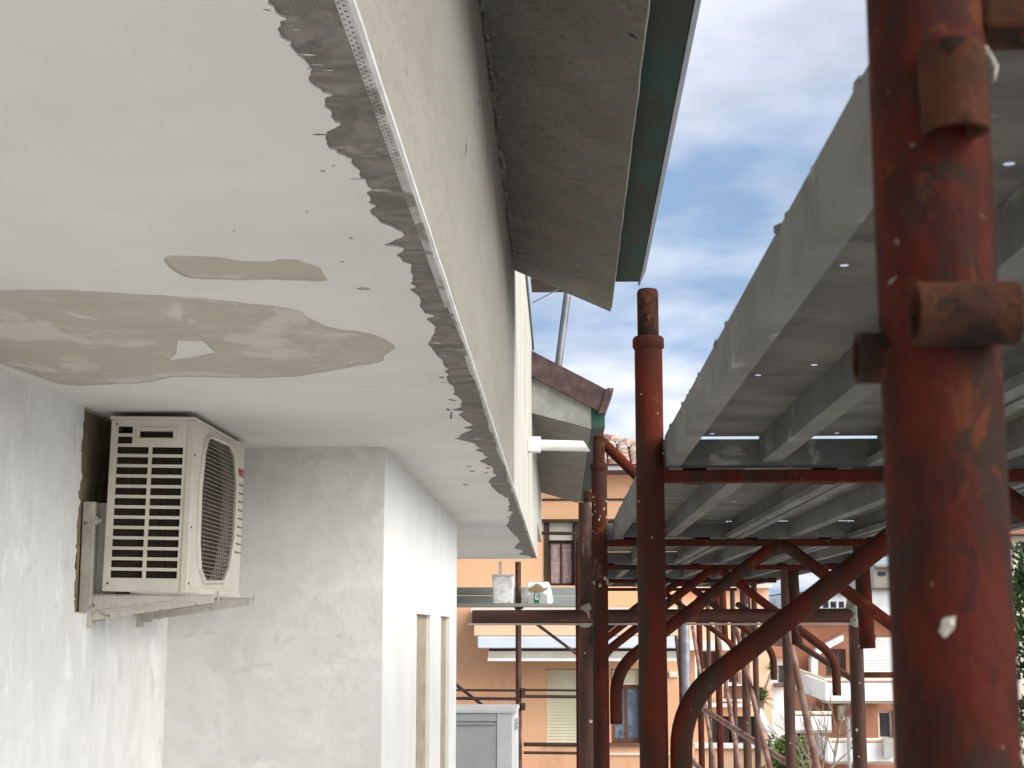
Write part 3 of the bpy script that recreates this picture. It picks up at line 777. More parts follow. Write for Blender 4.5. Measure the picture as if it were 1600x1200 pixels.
part(ac, 'fan', 'ac_dark', fan)
part(ac, 'fan_chamber', 'ac_dark', lambda m: m.box(AX0 + .02, AX0 + .04, AY0 + .09, AY1 - .02, AZ0 + .02, AZ1 - .02))
part(ac, 'casing', 'ac_shell', lambda m: (m.box(AX0, AX1 - .001, AY0 + .009, AY1, AZ1 - .011, AZ1 - .001), m.box(AX0, AX1 - .001, AY0 + .009, AY1, AZ0 + .001, AZ0 + .011),
     m.box(AX0, AX1 - .001, AY1 - .01, AY1 - .001, AZ0 + .012, AZ1 - .012), m.box(AX0, AX0 + .008, AY0 + .009, AY1 - .011, AZ0 + .012, AZ1 - .012)))
part(ac, 'lid', 'ac_shell', lambda m: m.box(AX0 - .006, AX1 + .006, AY0 - .006, AY1 + .006, AZ1 + .0005, AZ1 + .012), bevel=0.004)
part(fr, 'corner_trim', 'ac_shell', lambda m: m.box(AX1 - .022, AX1 + .004, AY0 - .004, AY0 + .018, AZ0 - .002, AZ1 - .001), bevel=0.004)
part(fr, 'base_lip', 'ac_shell', lambda m: m.box(AX1 + .0005, AX1 + .005, AY0 + .02, AY1, AZ0 - .002, AZ0 + .018), bevel=0.002)
def ribs(m):
    for k in range(9):
        z = AZ0 + .17 + k * .033
        m.box(AX1 + .0004, AX1 + .006, AY1 - .15, AY1 - .012, z, z + .0035)
part(fr, 'embossed_rib', 'ac_wire', ribs)
for (y, z) in ((AY0 + .012, AZ0 + .03), (AY0 + .012, AZ1 - .12), (AY0 + .012, AZ0 + .22)):
    part(fr, 'screw', 'ac_dark', lambda m: m.tube([(AX1 + .003, y, z), (AX1 + .0065, y, z)], .004, 8))
for (x, z) in ((.018, .026), (.02, .57), (.272, .565), (.27, .03)):
    part(sd, 'screw', 'ac_dark', lambda m: m.tube([(AX0 + x, AY0 - .003, AZ0 + z), (AX0 + x, AY0 + .001, AZ0 + z)], .0035, 8))
tx = bpy.data.curves.new('logo_curve', 'FONT'); tx.body = 'SANYO'; tx.size = 0.046; tx.extrude = 0.0006; tx.align_x = 'LEFT'; tx.space_character = 0.95
to = bpy.data.objects.new('tmp_logo', tx); col.objects.link(to)
bpy.context.view_layer.update()
dg = bpy.context.evaluated_depsgraph_get()
lm = bpy.data.meshes.new_from_object(to.evaluated_get(dg)); lm.name = 'logo'
bpy.data.objects.remove(to)
lm.transform(Matrix(((0, 0, 1, AX1 + .0015), (1, 0, 0, AY1 - .148), (0, 1, 0, AZ1 - .118), (0, 0, 0, 1))) )
lm.transform(Matrix.Translation(-Vector(ac['_base'])))
lm.materials.clear(); lm.materials.append(MATS['logo_red'])
lo = bpy.data.objects.new('logo', lm); col.objects.link(lo); lo.parent = fr; lo['label'] = 'small red brand lettering'

def bracket(yc, label):
    b = thing('wall_bracket', (WX, yc, 0.0), label, 'bracket', 'brackets under the air conditioner')
    part(b, 'wall_leg', 'bracket_paint', lambda m: (m.box(WX - .03, WX + .012, yc - .032, yc + .032, 0.0, .425), m.box(WX - .002, WX + .045, yc + .018, yc + .032, .02, .424)), bevel=0.003)
    part(b, 'arm', 'bracket_paint', lambda m: (m.prism_y([(WX + .013, .022), (WX + .43, .082), (WX + .43, .104), (WX + .013, .104)], yc - .024, yc - .018),
                                              m.box(WX + .013, WX + .445, yc - .018, yc + .03, .1045, .110)))
    part(b, 'rib', 'bracket_paint', lambda m: m.tube([(WX + .02, yc - .026, .05), (WX + .30, yc - .026, .085)], .004, 8))
    for z in (.36, .065):
        part(b, 'bolt', 'bracket_paint', lambda m: (m.tube([(WX - .01, yc - .02, z), (WX + .035, yc - .02, z)], .008, 8), m.tube([(WX + .012, yc - .02, z), (WX + .022, yc - .02, z)], .016, 6)))
    part(b, 'arm_stud', 'bracket_paint', lambda m: m.tube([(WX + .438, yc, .085), (WX + .438, yc, .122)], .004, 8))
    part(b, 'rubber_foot', 'ac_dark', lambda m: m.box(WX + .09, WX + .13, yc - .02, yc + .02, .1102, AZ0))
bracket(5.24, 'peeling beige steel bracket under the near end of the air conditioner')
bracket(5.86, 'beige steel bracket under the far end of the air conditioner')

# ================================================================== scaffold along the facade
ORD = ['nearest', 'second', 'third', 'fourth', 'fifth', 'sixth', 'seventh']
FR = [(0.62, 0.155), (2.62, 0.155), (4.70, 0.122), (6.65, 0.122), (8.60, 0.125), (10.55, 0.13)]
FW = 1.09
def frame(k, Y, X, mat):
    lab = ['thick blurred red scaffold frame post close to the camera with pipe stubs',
           'red scaffold frame with collared top, second from the camera',
           'red scaffold frame with arched brace, third from the camera',
           'red scaffold frame, fourth along the deck, its arch seen through the third',
           'red scaffold frame, fifth along the deck',
           'red scaffold frame, last and farthest under the deck'][k]
    f = thing('scaffold_trestle', (X, Y, GZ), lab, 'scaffold frame', 'red frames carrying the scaffold deck')
    n = 28 if k < 3 else 14
    part(f, 'post', mat, lambda m: m.tube([(X, Y, GZ), (X, Y, -2), (X, Y, -0.5), (X, Y, .1), (X, Y, .492)], .024, n), smooth=True)
    part(f, 'collar', mat, lambda m: m.tube([(X, Y, .474), (X, Y, .478), (X, Y, .492), (X, Y, .496)], .027, n, rr=[.0245, .0272, .0272, .0245]), smooth=True)
    part(f, 'spigot', 'rust', lambda m: m.tube([(X, Y, .49), (X, Y, .575), (X, Y, .58)], .0185, n, rr=[.0185, .0185, .016]), smooth=True)
    part(f, 'transom', 'rust' if k == 0 else mat, lambda m: m.box(X + .02, X + FW - .02, Y - .014, Y + .014, .243, .264), bevel=0.003)
    if k in (1, 2): part(f, 'far_post', mat, lambda m: m.tube([(X + FW, Y, GZ), (X + FW, Y, .3)], .024, n), smooth=True)
    if k > 0:
        xl, xr, xc = X + .045, X + FW - .045, X + FW / 2
        pts = fillet([(xl, Y - .002, -.285), (xl, Y - .002, -.125), (xc - .02, Y - .002, .243), (xc + .02, Y - .002, .243), (xr, Y - .002, -.125), (xr, Y - .002, -.285)], .10, 8)
        part(f, 'arched_brace', mat, lambda m: m.tube(pts, .0185, 18 if k < 3 else 10), smooth=True)
    return f
fs = [frame(k, y, x, 'near_paint' if k == 0 else 'red_paint') for k, (y, x) in enumerate(FR)]
# pipe stubs, plaster splash on the nearest post
f0, (Y0, X0) = fs[0], FR[0]
yf = Y0 - 0.024
u0, u1 = atY(1480, 84, yf), atY(1480, 214, yf)
part(f0, 'locking_stub', 'rust', lambda m: m.pipe((u0.x, yf - .006, u0.z), (u0.x, yf - .006, u1.z), .0132, .0102, 28), smooth=True)
part(f0, 'stub_plug', 'rust', lambda m: m.tube([(u0.x, yf - .006, u0.z - .004), (u0.x, yf - .006, u0.z - .001)], .0105, 24))
v0, v1 = atY(1424, 495, yf), atY(1580, 497, yf)
part(f0, 'locking_stub', 'rust', lambda m: m.pipe((v0.x, yf - .006, v0.z), (v1.x, yf - .006, v0.z), .0125, .0098, 28), smooth=True)
w0 = atY(1356, 560, Y0)
part(f0, 'locking_stub', 'rust', lambda m: m.pipe((w0.x - .0045, Y0, w0.z), (w0.x + .01, Y0, w0.z), .0105, .008, 24), smooth=True)
def splash(m, px, py, s, seed):
    n = 14; c0 = atY(px, py, yf - .0002); vs = [(c0.x, c0.y - .0004, c0.z)]
    for j in range(n):
        a = 2 * pi * j / n; r = s * (.85 + .9 * noise.noise((j * 1.1, seed, 0)))
        x, z = r * cos(a) * .62 + .35 * r * sin(a), r * sin(a) * 1.05
        xx = c0.x + x - X0
        vs.append((c0.x + x, Y0 - sqrt(max(.024 ** 2 - xx * xx, 1e-6)) - .0004, c0.z + z))
    m.add(vs, [(0, j + 1, (j + 1) % n + 1) for j in range(n)])
for (px, py, s, sd_) in ((1482, 978, .0048, 1.0), (1440, 108, .0007, 3.0), (1402, 430, .0007, 8.0)):
    part(f0, 'plaster_splash', 'crusted', lambda m: splash(m, px, py, s, sd_))
def drip(m):
    pts = [atY(x, y, yf + .001) for x, y in ((1466, 18), (1471, 45), (1462, 70), (1452, 92))]
    m.tube(pts, .0016, 6, rr=[.0004, .0010, .0009, .0004])
    pts = [atY(x, y, yf - .003) for x, y in ((1478, 66), (1510, 62), (1540, 76), (1556, 104), (1553, 128))]
    m.tube(pts, .0017, 6, rr=[.0004, .0010, .0012, .0011, .0004])
part(f0, 'plaster_drip', 'crusted', drip, smooth=True)
# crusts of plaster on the other posts
def crust(f, Y, X, z0, z1, n, r0=.0035):
    def g(m):
        for _ in range(n):
            z = rnd.uniform(z0, z1); a = rnd.uniform(-2.7, -.4); r = r0 * rnd.uniform(.4, 1.3)
            c_ = Vector((X + .0242 * cos(a), Y + .0242 * sin(a), z)); vs = []
            for i in range(5):
                for j in range(4):
                    th, ph = 2 * pi * i / 5, pi * j / 3
                    vs.append(c_ + Vector((sin(ph) * cos(th), sin(ph) * sin(th) * .6, cos(ph) * 1.5)) * r * rnd.uniform(.7, 1.2))
            m.add(vs, [(i * 4 + j, ((i + 1) % 5) * 4 + j, ((i + 1) % 5) * 4 + j + 1, i * 4 + j + 1) for i in range(5) for j in range(3)])
    o = part(f, 'plaster_crust', 'crusted', g, smooth=True); o['kind'] = 'stuff'
crust(fs[2], 4.70, .122, .28, .40, 18, .0028)
crust(fs[2], 4.70, .122, .12, .16, 6, .006)
crust(fs[1], 2.62, .155, .20, .40, 4, .0016)

# steel deck planks: folded side channels, punched pan, centre rib, end plate
PW, PZ0, PZ1 = 0.362, 0.266, 0.320
def plank_parts(L):
    t_ = .0025; out = []
    for s in (0, 1):
        a = MB(); f = lambda x: x if s == 0 else PW - x
        a.box(f(0), f(t_), 0, L, 0, PZ1 - PZ0)
        a.box(f(t_ - .0002), f(.024), 0, L, .0005, .003); a.box(f(.0215), f(.0238), 0.001, L - .001, .0028, .014)
        out.append(('side_channel', 'deck_steel', a))
    b = MB()
    nu, nv = 12, max(8, int(L / .075))
    holed(b, (t_, 0, PZ1 - PZ0 - .001), ((PW - 2 * t_) / nu, 0, 0), (0, L / nv, 0), nu, nv, lambda i, j: (i in (2, 9) and j % 8 == 1) or (i in (4, 7) and j % 11 == 5), .0042)
    out.append(('pan', 'deck_pan', b))
    c_ = MB().box(PW * .44, PW * .44 + .003, 0.004, L - .004, .006, PZ1 - PZ0 - .002)
    c_.box(PW * .44 + .0028, PW * .44 + .0285, 0.004, L - .004, .0062, .009)
    c_.box(PW * .44 + .028, PW * .44 + .031, 0.004, L - .004, .006, PZ1 - PZ0 - .002)
    out.append(('centre_rib', 'deck_steel', c_))
    for y in (0, L): out.append(('end_plate', 'deck_steel', MB().box(t_ + .001, PW - t_ - .001, y - (.0 if y == 0 else .003), y + (.003 if y == 0 else 0), .004, PZ1 - PZ0 - .006)))
    for x in (.05, PW - .09): out.append(('hook', 'rust', MB().box(x, x + .04, .006, .03, -.022, .006)))
    return out
SIDE = ['house side', 'middle', 'outer side']
for k in range(5):
    ya, yb = FR[k][0] + .012, FR[k + 1][0] - .012
    parts_ = None
    for s in range(3):
        x = FR[k][1] * .5 + FR[k + 1][1] * .5 + .025 + s * (PW + .006)
        r = thing('deck_plank', (x, ya, PZ0), '%s perforated galvanised deck plank in the %s bay of the scaffold' % (SIDE[s], ORD[k]), 'deck plank', 'galvanised planks of the scaffold deck')
        if parts_ is None:
            parts_ = []
            for nm, mt, mb in plank_parts(yb - ya):
                o = mb.build(nm, mt, None, fix=(nm != 'pan')); o.parent = r; parts_.append(o)
        else:
            for o in parts_:
                q = o.copy(); col.objects.link(q); q.parent = r
        r.location.z += rnd.uniform(-.001, .002); r.rotation_euler.y = radians(rnd.uniform(-.25, .25))
        if s == 0:
            def lum(m):
                for _ in range(20):
                    y = rnd.uniform(0.1, yb - ya - .05); rr_ = .002 + .006 * rnd.random() ** 3
                    c0 = Vector((.001, y, PZ1 - PZ0 + .000)); vs = []
                    for i in range(6):
                        for j in range(4):
                            th, ph = 2 * pi * i / 6, pi * j / 3
                            vs.append(c0 + Vector((sin(ph) * cos(th) * .6, sin(ph) * sin(th) * 2.2, cos(ph) * .7)) * rr_ * rnd.uniform(.7, 1.2))
                    m.add(vs, [(i * 4 + j, ((i + 1) % 6) * 4 + j, ((i + 1) % 6) * 4 + j + 1, i * 4 + j + 1) for i in range(6) for j in range(3)])
            mb = MB(); lum(mb); o = mb.build('plaster_crumbs', 'deck_steel', None, smooth=True); o.parent = r; o['kind'] = 'stuff'

# diagonal tube at the third frame
solo('brace_tube', 'red_paint', MB().tube([(.118, 4.752, .585), (.43, 4.752, .275)], .0165, 14), 'short maroon tube slanting down from the third post top to the deck', 'scaffold tube', smooth=True)

# auxiliary brown tubes clamped behind the third frame
YA = 5.0
pa, pb = atY(914, 962, YA), atY(1336, 962, YA)
A1 = thing('scaffold_pole', (pa.x, YA, GZ), 'plaster spattered brown pole directly behind the third red post', 'scaffold pole')
part(A1, 'tube', 'old_brown', lambda m: m.tube([(pa.x + .012, YA, GZ), (pa.x, YA, -.5), (pa.x + .004, YA, .40)], .0225, 20), smooth=True)
A2 = thing('scaffold_pole', (pb.x, YA, GZ), 'brown pole with crusted clamp under the right end of the horizontal tube', 'scaffold pole')
part(A2, 'tube', 'old_brown', lambda m: m.tube([(pb.x + .012, YA, GZ), (pb.x, YA, -.5), (pb.x, YA, .02)], .0225, 20), smooth=True)
pc = atY(738, 964, YA - .045)
led = thing('ledger_tube', (pc.x, YA - .045, pc.z), 'long rusty horizontal tube crossing from the soffit side to the right clamp', 'scaffold tube')
part(led, 'tube', 'old_ledger', lambda m: m.pipe((pc.x, YA - .045, pc.z), (pb.x - .02, YA - .045, atY(1320, 961, YA - .045).z), .0215, .0175, 20), smooth=True)
part(led, 'pale_lower_edge', 'taupe', lambda m: m.box(pc.x - .012, pb.x - .03, YA - .056, YA - .034, pc.z - .026, pc.z - .0195))  # pale strip along the tube's lower edge
def clamp(parent, px, py, s, seed):
    c0 = atY(px, py, YA - .03)
    def g(m):
        vs = []
        for i in range(14):
            for j in range(10):
                th, ph = 2 * pi * i / 14, pi * j / 9
                d = Vector((sin(ph) * cos(th) * .9, sin(ph) * sin(th) * 1.1, cos(ph) * 1.2))
                r = s * (1 + .35 * noise.noise(d * 1.7 + Vector((seed, 0, 0))) + .16 * noise.noise(d * 5 + Vector((seed, 3, 0))))
                vs.append(c0 + d * r)
        m.add(vs, [(i * 10 + j, ((i + 1) % 14) * 10 + j, ((i + 1) % 14) * 10 + j + 1, i * 10 + j + 1) for i in range(14) for j in range(9)])
    part(parent, 'clamp', 'crusted', g, smooth=True)
    part(parent, 'clamp_bolt', 'rust', lambda m: (m.tube([c0 + Vector((.045, .0, -.05)), c0 + Vector((.045, .0, -.105))], .009, 8), m.tube([c0 + Vector((.045, .0, -.07)), c0 + Vector((.045, .0, -.085))], .016, 6)))
clamp(A1, 917, 962, .031, 1.0)
clamp(A2, 1337, 957, .040, 4.0)

# red guard posts on the outer side, their open feet below deck level
for i, (px, py, wd, Yg) in enumerate(((1356, 1013, .024, 4.80), (1246, 1007, .024, 6.78), (1170, 1001, .024, 9.7), (1133, 999, .024, 11.3))):
    p = atY(px, py, Yg)
    solo('guard_post', 'red_paint', MB().tube([(p.x, Yg, p.z), (p.x - .012, Yg, .268)], wd, 18),
         ['bright red tube stub hanging beside the crusted clamp', 'red tube stub hanging second behind the arch', 'third red tube stub along the outer side of the deck', 'smallest and farthest red tube stub below the deck'][i],
         'scaffold tube', 'red tube stubs hanging below the deck edge', smooth=True)

# lower standards on the outer side and their slanting braces
LP = [(1232, 7.2, .025, 'old_brown'), (1165, 9.6, .025, 'old_brown'), (1123, 11.5, .024, 'red_paint'), (1094, 13.4, .026, 'red_paint'), (1064, 13.9, .02, 'dark_brown')]
names = ['brown upright pole standing behind the long slanting brace', 'brown upright pole crossed by the thick curved brace', 'red upright pole in the cluster under the deck', 'red upright pole in the cluster nearest the galvanised downpipe', 'thin dark upright pole beside the galvanised downpipe']
for (px, Yg, r, mt), nm in zip(LP, names):
    p = atY(px, 1050, Yg)
    solo('scaffold_pole', mt, MB().tube([(p.x, Yg, GZ), (p.x, Yg, .255)], r, 14), nm, 'scaffold pole', 'upright poles under the far deck', smooth=True)
def diag(pts, Ys, r, mt, nm):
    p, q = atY(*pts[0], Ys[0]), atY(*pts[1], Ys[1]); d = q - p
    solo('brace_tube', mt, MB().tube([p - d * .03, q + d * .6], r, 12), nm, 'scaffold tube', 'slanting braces under the far deck', smooth=True)
diag(((1231, 985), (1277, 1200)), (7.15, 6.4), .0155, 'pale_rust', 'pale slanting brace leaning off the brown pole by the terracotta balconies')
diag(((1149, 975), (1203, 1200)), (9.5, 8.3), .0155, 'pale_rust', 'pale slanting brace passing in front of the yucca plant')
diag(((1119, 972), (1155, 1200)), (11.4, 9.9), .0150, 'pale_rust', 'pale slanting brace third from the right in the pole cluster')
diag(((1083, 985), (1117, 1200)), (13.2, 11.2), .0155, 'pale_rust', 'thin slanting brace at the left of the pole cluster')
diag(((1100, 1108), (1232, 1193)), (11.0, 8.4), .0185, 'pale_rust', 'pale rail sloping down to the right across the pole cluster')
diag(((1076, 1182), (1094, 1202)), (11.2, 10.9), .0185, 'pale_rust', 'short end of a pale rail low beside the thick curved brace')

diag(((1057, 1000), (1078, 1200)), (14.5, 13.0), .016, 'old_brown', 'brown slanting brace close to the galvanised downpipe')
diag(((1330, 1060), (1215, 985)), (6.9, 7.3), .014, 'old_brown', 'thin brown brace rising left from the crusted clamp pole')
for px, Yg, nm in ((1108, 12.4, 'thin rusty upright between the two red poles'), (1181, 8.9, 'thin rusty upright right of the brown pole crossed by the curved brace'), (1147, 10.6, 'thin rusty upright behind the pale braces')):
    p = atY(px, 1050, Yg)
    solo('scaffold_pole', 'old_brown', MB().tube([(p.x, Yg, GZ), (p.x, Yg, .255)], .017, 12), nm, 'scaffold pole', 'upright poles under the far deck', smooth=True)

# ================================================================== scaffold across the far end of the house
YS = 17.2
s0 = atY(811, 1000, YS)
E1 = thing('end_standard', (s0.x, YS, GZ), 'slim dark red upright pole standing between the grey cabinet and the shutter', 'scaffold pole')
part(E1, 'tube', 'old_brown', lambda m: m.tube([(s0.x + .02, YS, GZ), (s0.x - .01, YS, .72)], .033, 14), smooth=True)
part(E1, 'coupler', 'dark_brown', lambda m: m.box(s0.x - .05, s0.x + .05, YS - .05, YS + .05, .2, .255), bevel=.008)
for z in (.08, -.70, -.86): part(E1, 'coupler', 'dark_brown', lambda m: m.box(s0.x + .02, s0.x + .07, YS - .05, YS + .03, z - .04, z + .04), bevel=.008)
def rail(x0, x1, y, r, nm, Y=YS - .04):
    p, q = atY(x0, y, Y), atY(x1, y + 1, Y)
    solo('guard_rail', 'dark_brown', MB().tube([p, q], r, 10), nm, 'guard rail', 'dark guard rails across the peach facade', smooth=True)
rail(690, 812, 1078, .014, 'upper dark guard rail left of the slim pole')
rail(690, 812, 1091, .018, 'lower dark guard rail left of the slim pole')
rail(814, 925, 1078, .014, 'dark guard rail crossing the cream shutter near its top')
rail(814, 925, 1088, .018, 'second dark guard rail crossing the cream shutter')
rail(818, 925, 1163, .022, 'dark guard rail just under the cream shutter')
rail(818, 925, 1176, .016, 'lowest dark guard rail below the cream shutter')
rail(846, 925, 833, .02, 'pale dusty rail crossing the curtained upper window', YS)
def dg2(a, b, nm, r=.018):
    solo('brace_tube', 'dark_brown', MB().tube([atY(*a, YS + .05), atY(*b, YS + .05)], r, 10), nm, 'scaffold tube', smooth=True)
dg2((825, 965), (915, 1032), 'dark diagonal brace right of the slim pole')
dg2((700, 1060), (775, 1118), 'dark diagonal brace above the grey cabinet')
# platform, toe boards, container and sack
dk = atY(800, 943, YS - .25)
solo('platform_board', 'deck_wood', MB().box(atY(640, 943, YS).x, atY(915, 943, YS).x, YS - .3, YS + .35, dk.z - .035, dk.z), 'weathered grey platform board carrying the container and the sack', 'board', bevel=.004)
for i, (za, zb) in enumerate(((.004, .095), (.10, .19))):
    solo('toe_board', 'toe_grey', MB().box(atY(640, 943, YS).x, atY(915, 943, YS + .3).x, YS + .30, YS + .33, dk.z + za, dk.z + zb), ['lower blue grey toe board behind the container and sack', 'upper blue grey toe board behind the container and sack'][i], 'board', 'toe boards of the far platform', bevel=.003)
bx = atY(771, 938, YS - .15); bx1 = atY(803, 938, YS - .15)
bk = thing('plastic_container', (bx.x, YS - .15, dk.z), 'translucent plastic container stained with plaster on the far platform', 'container')
part(bk, 'body', 'bucket', lambda m: m.prism_y([(bx.x, dk.z), (bx1.x - .01, dk.z), (bx1.x, dk.z + .30), (bx.x - .01, dk.z + .30)], YS - .25, YS - .05), bevel=.012)
part(bk, 'rim', 'bucket', lambda m: m.box(bx.x - .018, bx1.x + .008, YS - .26, YS - .04, dk.z + .30, dk.z + .318), bevel=.006)
part(bk, 'stick', 'trim_cream', lambda m: m.box(bx.x + .05, bx.x + .09, YS - .03, YS - .01, dk.z, dk.z + .47))
sg = atY(841, 938, YS - .1)
sk = thing('plaster_sack', (sg.x, YS - .1, dk.z), 'torn white paper plaster sack with green mark standing on the far platform', 'sack')
def sack(m):
    n = 20; vs = []; prof = [(0, .150, .085), (.03, .160, .095), (.12, .155, .09), (.19, .13, .075), (.225, .11, .05), (.23, .08, .03)]
    for z, a, b in prof:
        for j in range(n):
            th = 2 * pi * j / n; k_ = 1 + .08 * noise.noise((cos(th) * 2, sin(th) * 2, z * 12))
            e_ = .65
            vs.append((sg.x + a * k_ * abs(cos(th)) ** e_ * (1 if cos(th) > 0 else -1), YS - .1 + b * k_ * abs(sin(th)) ** e_ * (1 if sin(th) > 0 else -1), dk.z + z + (.03 * noise.noise((th * 1.5, z, 3)) if z > .15 else 0)))
    K = len(prof)
    m.add(vs, [(i * n + j, i * n + (j + 1) % n, (i + 1) * n + (j + 1) % n, (i + 1) * n + j) for i in range(K - 1) for j in range(n)] + [tuple((K - 1) * n + j for j in range(n))])
part(sk, 'bag', 'bag_white', sack, smooth=True)
g_ = lambda x, y, d=0: (sg.x + x, YS - .2 - d, dk.z + y)
def quadp(m, pts, th=.004):
    n = len(pts); m.add([g_(x, y) for x, y in pts] + [(g_(x, y)[0], g_(x, y)[1] + th, g_(x, y)[2]) for x, y in pts], [tuple(range(n)), tuple(range(2 * n - 1, n - 1, -1))] + [(i, (i + 1) % n, (i + 1) % n + n, i + n) for i in range(n)])
part(sk, 'printed_panel', 'bag_grey', lambda m: quadp(m, [(-.11, .002), (.10, .002), (.10, .09), (.05, .12), (-.05, .115), (-.11, .08)]))
gp = part(sk, 'green_mark', 'bag_green', lambda m: m.add([g_(x, y, .003) for x, y in ((-.045, .004), (.012, .004), (.018, .105), (-.04, .105))], [(0, 1, 2, 3)]))
part(gp, 'white_mark', 'bag_white', lambda m: [m.box(g_(a, 0)[0], g_(b, 0)[0], YS - .208, YS - .2055, dk.z + z0, dk.z + z1) for a, b, z0, z1 in ((-.03, .004, .088, .096), (-.03, -.022, .05, .088), (-.03, .004, .042, .05), (-.003, .004, .05, .07), (-.014, -.0035, .062, .069))])
part(sk, 'torn_lining', 'bag_kraft', lambda m: quadp(m, [(-.125, .16), (-.10, .15), (-.06, .125), (0, .118), (.06, .13), (.10, .155), (.115, .175), (.095, .178), (.065, .165), (.02, .205), (-.02, .222), (-.055, .185), (-.10, .17)], .02))

# ---- grey cabinet on the balcony
cb0 = atY(640, 1105, 11.3); cb1 = atY(800, 1105, 11.3)
CT, CX0, CX1, CY0, CY1 = cb0.z - .012, -1.25, cb1.x, 11.3, 12.0
cab = thing('storage_cabinet', ((CX0 + CX1) / 2, 11.6, -1.6), 'grey metal storage cabinet with panelled door on the balcony', 'cabinet')
part(cab, 'carcass', 'cabinet_light', lambda m: m.hexa([(CX0, CY0 + .02, -1.6), (CX1, CY0 + .02, -1.6), (CX1 + .028, CY1, -1.6), (CX0, CY1, -1.6), (CX0, CY0 + .02, CT - .03), (CX1, CY0 + .02, CT - .03), (CX1 + .028, CY1, CT - .03), (CX0, CY1, CT - .03)]))
part(cab, 'top', 'cabinet_light', lambda m: m.box(CX0 - .01, CX1 + .035, CY0 - .01, CY1 + .01, CT - .03, CT), bevel=.005)
part(cab, 'corner_post', 'cabinet_light', lambda m: m.box(CX1 - .11, CX1 + .002, CY0, CY0 + .02, -1.6, CT - .031), bevel=.004)
part(cab, 'door', 'cabinet_grey', lambda m: (m.box(CX0, CX1 - .112, CY0 + .006, CY0 + .019, -1.6, CT - .115), m.box(CX0, CX1 - .112, CY0 + .001, CY0 + .019, CT - .084, CT - .034), m.box(CX0, CX1 - .112, CY0 - .006, CY0 + .019, CT - .110, CT - .100)))
part(cab, 'side_rib', 'cabinet_grey', lambda m: [m.box(CX1 + .006, CX1 + .034, CY0 + .25, CY1 - .1, CT - .10 - k * .03, CT - .09 - k * .03) for k in range(3)])

# ================================================================== buildings behind
def PB(m, x0, x1, y0, y1, Y, d=0.2):
    """box whose front face covers these picture edges at distance Y, d metres deep"""
    a, b = atY(x0, (y0 + y1) / 2, Y), atY(x1, (y0 + y1) / 2, Y)
    zt, zb = atY((x0 + x1) / 2, y0, Y).z, atY((x0 + x1) / 2, y1, Y).z
    return m.box(a.x, b.x, Y, Y + d, zb, zt)
def rect(x0, x1, y0, y1, Y):
    return (atY(x0, (y0 + y1) / 2, Y).x, atY(x1, (y0 + y1) / 2, Y).x, atY(x0, y1, Y).z, atY(x0, y0, Y).z)
def window(parent, x0, x1, y0, y1, Y, frame_mat, glass_mat, fr=.06, cross=1, name='window', depth=.14):
    a, b, z0, z1 = rect(x0, x1, y0, y1, Y)
    def fm(m):
        y = Y + depth
        m.box(a, a + fr, y, y + .05, z0, z1); m.box(b - fr, b, y, y + .05, z0, z1)
        m.box(a + fr, b - fr, y, y + .05, z1 - fr, z1); m.box(a + fr, b - fr, y, y + .05, z0, z0 + fr)
        for k in range(cross):
            x = a + (b - a) * (k + 1) / (cross + 1); m.box(x - fr * .4, x + fr * .4, y + .003, y + .047, z0 + fr, z1 - fr)
    o = part(parent, name, frame_mat, fm)
    part(o, 'pane', glass_mat, lambda m: m.box(a + fr, b - fr, Y + depth + .02, Y + depth + .03, z0 + fr, z1 - fr))
    return o

# ---- peach house across the far end
YP = 30.0
ph = thing('peach_house', (-2.8, 33, GZ), 'peach coloured house with tiled roof and cream shutters beyond the far end', 'house')
ops = [rect(850, 907, 816, 915, YP), rect(853, 930, 1045, 1162, YP), rect(955, 1003, 1045, 1163, YP)]
xr = atY(1062, 1000, YP).x
zt = atY(900, 742, YP).z
part(ph, 'wall', 'peach', lambda m: wall_y(m, -8.0, xr, YP, YP + .3, GZ, zt, ops))
part(ph, 'body', 'peach', lambda m: m.box(-7.99, xr - .004, YP + .5, YP + 9, GZ, zt - .004))
part(ph, 'string_course_shadow', 'dark_brown', lambda m: PB(m, 720, 1062, 779, 782, YP - .03, .028))  # dark strip painted in for the string course's shadow line
part(ph, 'lintel', 'dark_brown', lambda m: PB(m, 846, 990, 811, 816, YP - .10, .098))
part(ph, 'eave_soffit', 'trim_white', lambda m: PB(m, 300, 1085, 727, 735, YP - .35, .6))
part(ph, 'gutter', 'dark_brown', lambda m: PB(m, 300, 1092, 735.5, 741, YP - .47, .115))
ez = atY(950, 727, YP - .4).z; ey = YP - .4; RX = 2.75; sl = tan(radians(21))
def slab(m):
    d = 4.6
    m.add([(-8.3, ey, ez), (RX, ey, ez), (RX - d, ey + d, ez + d * sl), (-8.3 + d, ey + d, ez + d * sl), (RX, ey + 2 * d, ez), (-8.3, ey + 2 * d, ez)],
          [(0, 1, 2, 3), (1, 4, 2), (4, 5, 3, 2), (5, 0, 3)])
rf = part(ph, 'roof', 'tile_joint', slab, fix=False)
tm = MB(); n = 6
for (y, r) in ((0, .105), (.43, .085)):
    for j in range(n + 1):
        a = pi * j / n; tm.v.append((r * cos(a), y, r * sin(a) * .75 + (0 if y else .02)))
tm.f += [(j, j + 1, j + n + 2, j + n + 1) for j in range(n)] + [tuple(range(n + 1))]
t_me = tm.build('roof_tile', 'roof_tile', rf, smooth=True, fix=False)
bp_ = Vector((-2.8, 33, GZ)); first = True
